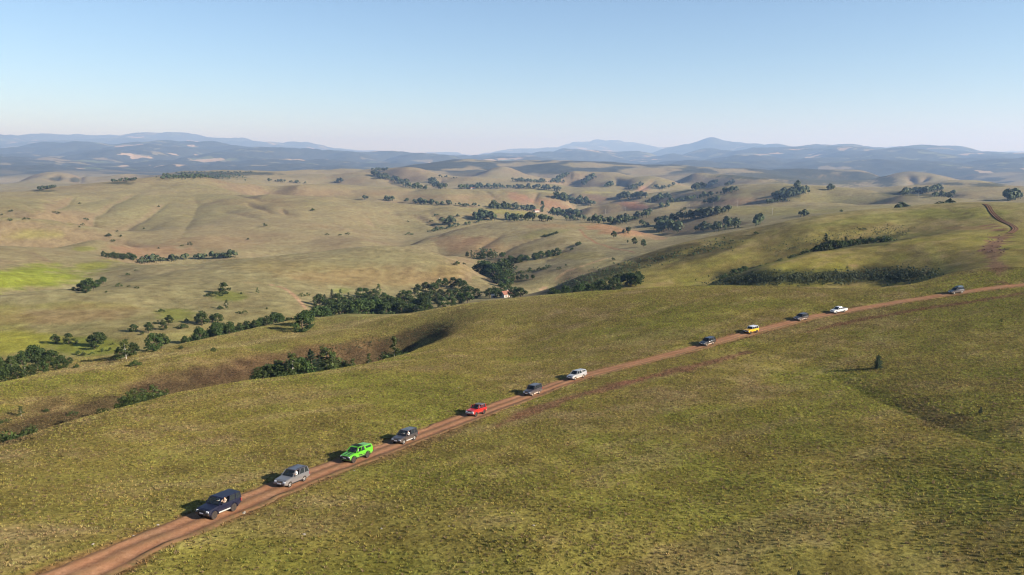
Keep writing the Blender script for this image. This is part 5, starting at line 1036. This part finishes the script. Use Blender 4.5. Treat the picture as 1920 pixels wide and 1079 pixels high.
for nm, lb, (px, py), s in CARS:
    x, y = pix(px, py); i = int(np.argmin((TRACK[:, 0] - x) ** 2 + (TRACK[:, 1] - y) ** 2)); i = min(max(i, 4), len(TRACK) - 5)
    t = TRACK[i - 4] - TRACK[i + 4]; t = t / np.hypot(*t); root = vehicle(nm, lb, s); m = pose(root, TRACK[i][0], TRACK[i][1], t); CAR_ROOTS.append((root, m, lb))

# ------------------------------------------------------------------ people at the wheel
def person_mesh():
    """a seated figure, hips at the origin, facing +Y, hands forward on the wheel"""
    J = {'hip': (0, 0, 0, .15), 'waist': (0, -.03, .2, .135), 'chest': (0, -.05, .40, .155), 'neck': (0, -.03, .55, .058), 'head0': (0, -.01, .63, .075), 'head': (0, .0, .71, .098), 'crown': (0, -.01, .78, .075)}
    E = [('hip', 'waist'), ('waist', 'chest'), ('chest', 'neck'), ('neck', 'head0'), ('head0', 'head'), ('head', 'crown')]
    for sx, n in ((-1, 'l'), (1, 'r')):
        for k, v in {'sh': (sx * .19, -.05, .46, .07), 'el': (sx * .27, .10, .22, .048), 'wr': (sx * .18, .34, .28, .032), 'pa': (sx * .16, .40, .31, .036), 'th': (sx * .11, .05, -.01, .10), 'kn': (sx * .14, .46, .05, .065), 'an': (sx * .14, .62, -.34, .042), 'to': (sx * .14, .78, -.38, .040)}.items(): J[k + n] = v
        E += [('chest', 'sh' + n), ('sh' + n, 'el' + n), ('el' + n, 'wr' + n), ('wr' + n, 'pa' + n), ('hip', 'th' + n), ('th' + n, 'kn' + n), ('kn' + n, 'an' + n), ('an' + n, 'to' + n)]
        for f in range(5):
            dx = (f - 2) * .017; ln = (.05, .07, .075, .07, .055)[f]; b = 'f%d%s' % (f, n)
            J[b + 'a'] = (sx * .16 + dx + (-.03 * sx if f == 0 else 0), .43, .32 + ln * .4, .0095); J[b + 'b'] = (sx * .16 + dx + (-.035 * sx if f == 0 else 0), .43 + ln * .4, .30 + ln * .2, .008); E += [('pa' + n, b + 'a'), (b + 'a', b + 'b')]
    names = list(J); me = bpy.data.meshes.new('person'); me.from_pydata([J[k][:3] for k in names], [(names.index(a), names.index(b)) for a, b in E], [])
    o = bpy.data.objects.new('tmp', me); COL.objects.link(o); md = o.modifiers.new('s', 'SKIN')
    for i, k in enumerate(names): sv = me.skin_vertices[0].data[i]; sv.radius = (J[k][3],) * 2; sv.use_root = k == 'hip'
    o.modifiers.new('d', 'SUBSURF').levels = 1; dg = bpy.context.evaluated_depsgraph_get(); ev = bpy.data.meshes.new_from_object(o.evaluated_get(dg)); bpy.data.objects.remove(o)
    ev.polygons.foreach_set('use_smooth', [True] * len(ev.polygons)); return ev
M_SKIN = plain('skin', (.50, .30, .21), .6); M_JEAN = plain('dark_trousers', (.04, .045, .07), .9); M_HAIR = plain('dark_hair', (.03, .022, .016), .8)
PBASE = person_mesh()
hb = bmesh.new(); bmesh.ops.create_uvsphere(hb, u_segments=12, v_segments=8, radius=.108)
for v in list(hb.verts):
    v.co = Vector((v.co.x * .95, v.co.y * 1.05 - .015, v.co.z * 1.0 + .735))
bmesh.ops.delete(hb, geom=[v for v in hb.verts if v.co.z < .70 or (v.co.y > .055 and v.co.z < .775)], context='VERTS'); HAIR = bpy.data.meshes.new('hair'); hb.to_mesh(HAIR); hb.free(); HAIR.materials.append(M_HAIR)
def driver(root, m, label, shirt, sx=-1, dy=0.0, dx=0.0):
    me = PBASE.copy(); me.materials.clear()
    for mt in (shirt, M_SKIN, M_JEAN): me.materials.append(mt)
    for p in me.polygons:
        c = p.center; p.material_index = 1 if c.z > .55 or (c.y > .28 and c.z > .2 and abs(c.x) < .3) else 2 if c.z < .06 and c.y > -.2 and (c.z < .02 or c.y > .1) else 0
    o = link('person', me); o.matrix_world = m @ Matrix.Translation((sx * .40 + dx, root['seat_y'] + .02 + dy, root['seat_z'] - .20))
    link('hair', HAIR, None, o); tag(o, label, 'person', 'drivers of the convoy'); return o
SH = {'white': plain('white_shirt', (.80, .79, .77), .9), 'grey': plain('grey_shirt', (.30, .30, .32), .9), 'tan': plain('tan_shirt', (.55, .40, .30), .9), 'blue': plain('blue_shirt', (.10, .16, .30), .9)}
for i, (sh, lb) in enumerate([('tan', 'driver in a tan shirt at the open window of the navy wagon'), ('white', 'driver in a white shirt at the wheel of the silver-grey off-roader'), ('grey', 'driver in a grey shirt inside the green pickup'), ('white', 'driver in a white shirt at the wheel of the brownish grey off-roader'), ('white', 'driver in a white shirt in the open-topped red off-roader'), ('white', 'driver in a white shirt inside the tall slate grey off-roader'), ('grey', 'driver in a grey shirt inside the silver pickup')]):
    driver(CAR_ROOTS[i][0], CAR_ROOTS[i][1], lb, SH[sh], dx=-.06 if i in (0, 3) else 0)
driver(CAR_ROOTS[0][0], CAR_ROOTS[0][1], 'passenger in a white shirt behind the windscreen of the navy wagon', SH['white'], 1); driver(CAR_ROOTS[3][0], CAR_ROOTS[3][1], 'passenger in a white shirt beside the driver of the brownish grey off-roader', SH['white'], 1)
# ------------------------------------------------------------------ houses, poles and stones
M_WALL = plain('whitewash', (.40, .37, .33), .9); M_TILE = plain('red_roof_tile', (.20, .085, .055), .85, nz=.3); M_WOODP = plain('weathered_pole', (.36, .33, .29), .9); M_STONE = plain('pale_stone', (.20, .175, .14), .9, nz=.3, sc_=3); M_WHITEP = plain('white_pole', (.75, .74, .70), .6)
M_CLOD = plain("red_earth_clod", (.09, .05, .035), .95, nz=.3)
def house(px, py, w, d, h, rh, rot, label, roofm=None, r=None, chimney=True):
    if r: a, s_ = ray(px, py); x, y = r * math.sin(a), r * math.cos(a)
    else: x, y = pix(px, py)
    o = empty('farmhouse', (x, y, ground_xy(x, y) - .1)); o.rotation_euler = (0, 0, R(rot)); wl = box('wall', (0, 0, h / 2), (w, d, h), M_WALL, o, 0)
    bm = bmesh.new(); v = [bm.verts.new(p) for p in [(-w / 2, -d / 2, h), (w / 2, -d / 2, h), (w / 2, d / 2, h), (-w / 2, d / 2, h), (-w / 2, 0, h + rh * .94), (w / 2, 0, h + rh * .94)]]
    for f in ((0, 1, 5, 4), (2, 3, 4, 5), (0, 4, 3), (1, 2, 5)): bm.faces.new([v[i] for i in f])
    bm_obj('gable', bm, M_WALL, o)
    rf = None
    for sy in (-1, 1):
        e = .35; k = rh / (d / 2); p = [(-w / 2 - e, sy * (d / 2 + e), h - k * e), (w / 2 + e, sy * (d / 2 + e), h - k * e), (w / 2 + e, 0, h + rh), (-w / 2 - e, 0, h + rh)]
        rf = hexa('roof_slope', p + [(a, b, c + .12) for a, b, c in p], roofm or M_TILE, o)
    if chimney: box('chimney', (w * .22, d * .15, h + rh * .95), (.5, .5, 1.1), M_WALL, rf, 0)
    for sx in (-.27, .27):
        for sy in (-1, 1):
            wd_ = box('window', (sx * w, sy * (d / 2 + .01), h * .55), (.95, .06, 1.1), M_BLK, o, 0); box('window_frame', (sx * w, sy * (d / 2 + .035), h * .55), (.08, .05, 1.1), M_WALL, wd_, 0)
    box('door', (0, -(d / 2 + .01), 1.0), (.95, .06, 2.0), plain('brown_door', (.14, .07, .04)), o, 0); tag(o, label, 'house'); return o
house(949, 553, 6.5, 5.0, 2.7, 1.8, 35, 'small white house with a red tiled roof under the dark trees', r=497)
house(926, 556, 3.0, 2.6, 2.1, .7, 20, 'tiny white shed beside the red-roofed house', M_WALL, r=500, chimney=False)
house(1006, 398, 11, 8, 4.2, 2.4, 20, 'far white farmhouse with a red-brown roof beside a tall dark tree')
house(954, 388, 9, 7, 3.6, 2.4, -30, 'far pink-roofed farmhouse half hidden in the hamlet trees', plain('pink_roof', (.3, .15, .12)))
house(886, 355, 14, 9, 4, 2.6, 10, 'distant red-roofed farm beside a long tree belt')
def pole(px, py, h, label, mat, nm='utility_pole', arm=True, r=None):
    if r: a, s_ = ray(px, py); x, y = r * math.sin(a), r * math.cos(a)
    else: x, y = pix(px, py)
    o = empty(nm, (x, y, ground_xy(x, y) - .3)); me = limbs('shaft', [((0, 0, 0), (0, 0, h), .16, .11, 8)], mat); link('shaft', me, None, o)
    if arm:
        a_ = box('crossarm', (0, 0, h - .7), (2.0, .14, .16), mat, o, 0)
        for sx in (-.85, 0, .85): box('insulator', (sx, 0, h - .5), (.1, .1, .24), M_WHITEP, a_, 0)
    tag(o, label, 'pole', 'power line poles across the middle hills' if arm else None); return o
for px, py in [(1293, 391), (1338, 390), (1383, 388), (1448, 404), (1595, 376), (1172, 399), (1135, 402), (1722, 372)]: pole(px, py, 9.5, 'thin wooden power pole standing on a far bare hill', M_WOODP)
pole(824, 545, 6, 'tall white post rising out of the big valley wood', M_WHITEP, 'white_post', False, r=560)
def rock(px, py, sz, label, group):
    x, y = pix(px, py); rg = np.random.default_rng(int(px * 3 + py)); bm = bmesh.new(); bmesh.ops.create_icosphere(bm, subdivisions=2, radius=1)
    for v in bm.verts: q = 1 + .35 * (vnoise(np.array([v.co.x * 1.7 + px]), np.array([v.co.y * 1.7 + v.co.z * 2.1]), 4)[0] - .5); v.co = Vector((v.co.x * q, v.co.y * q * .8, v.co.z * q * .55))
    o = bm_obj('stone', bm, M_STONE, None); o.location = (x, y, ground_xy(x, y) + .1 * sz); o.scale = (sz,) * 3; o.rotation_euler = (.2, .1, rg.uniform(0, 6)); tag(o, label, 'stone', group); return o
rock(457, 963, .3, 'largest pale stone at the track edge behind the navy wagon', None)
for px, py in [(174, 1021), (296, 985), (715, 992), (842, 987), (860, 727), (1020, 711), (1007, 752), (664, 883), (1530, 600), (570, 1003), (1001, 986), (640, 793), (250, 1005)]: rock(px, py, TR.uniform(.1, .2), 'small pale stone lying in the turf of the near spur', 'pale stones in the turf')
# broken turf and rubble of the landslip
for i in range(34):
    px, py = TR.choice([(1866, 452), (1860, 466), (1862, 440), (1850, 470), (1873, 470)]); rock(px + TR.uniform(-16, 16), py + TR.uniform(-4, 4), TR.uniform(.25, .6), 'brown clod of earth in the landslip scar on the far grass hill', 'clods of the landslip scar').data.materials[0] = M_CLOD
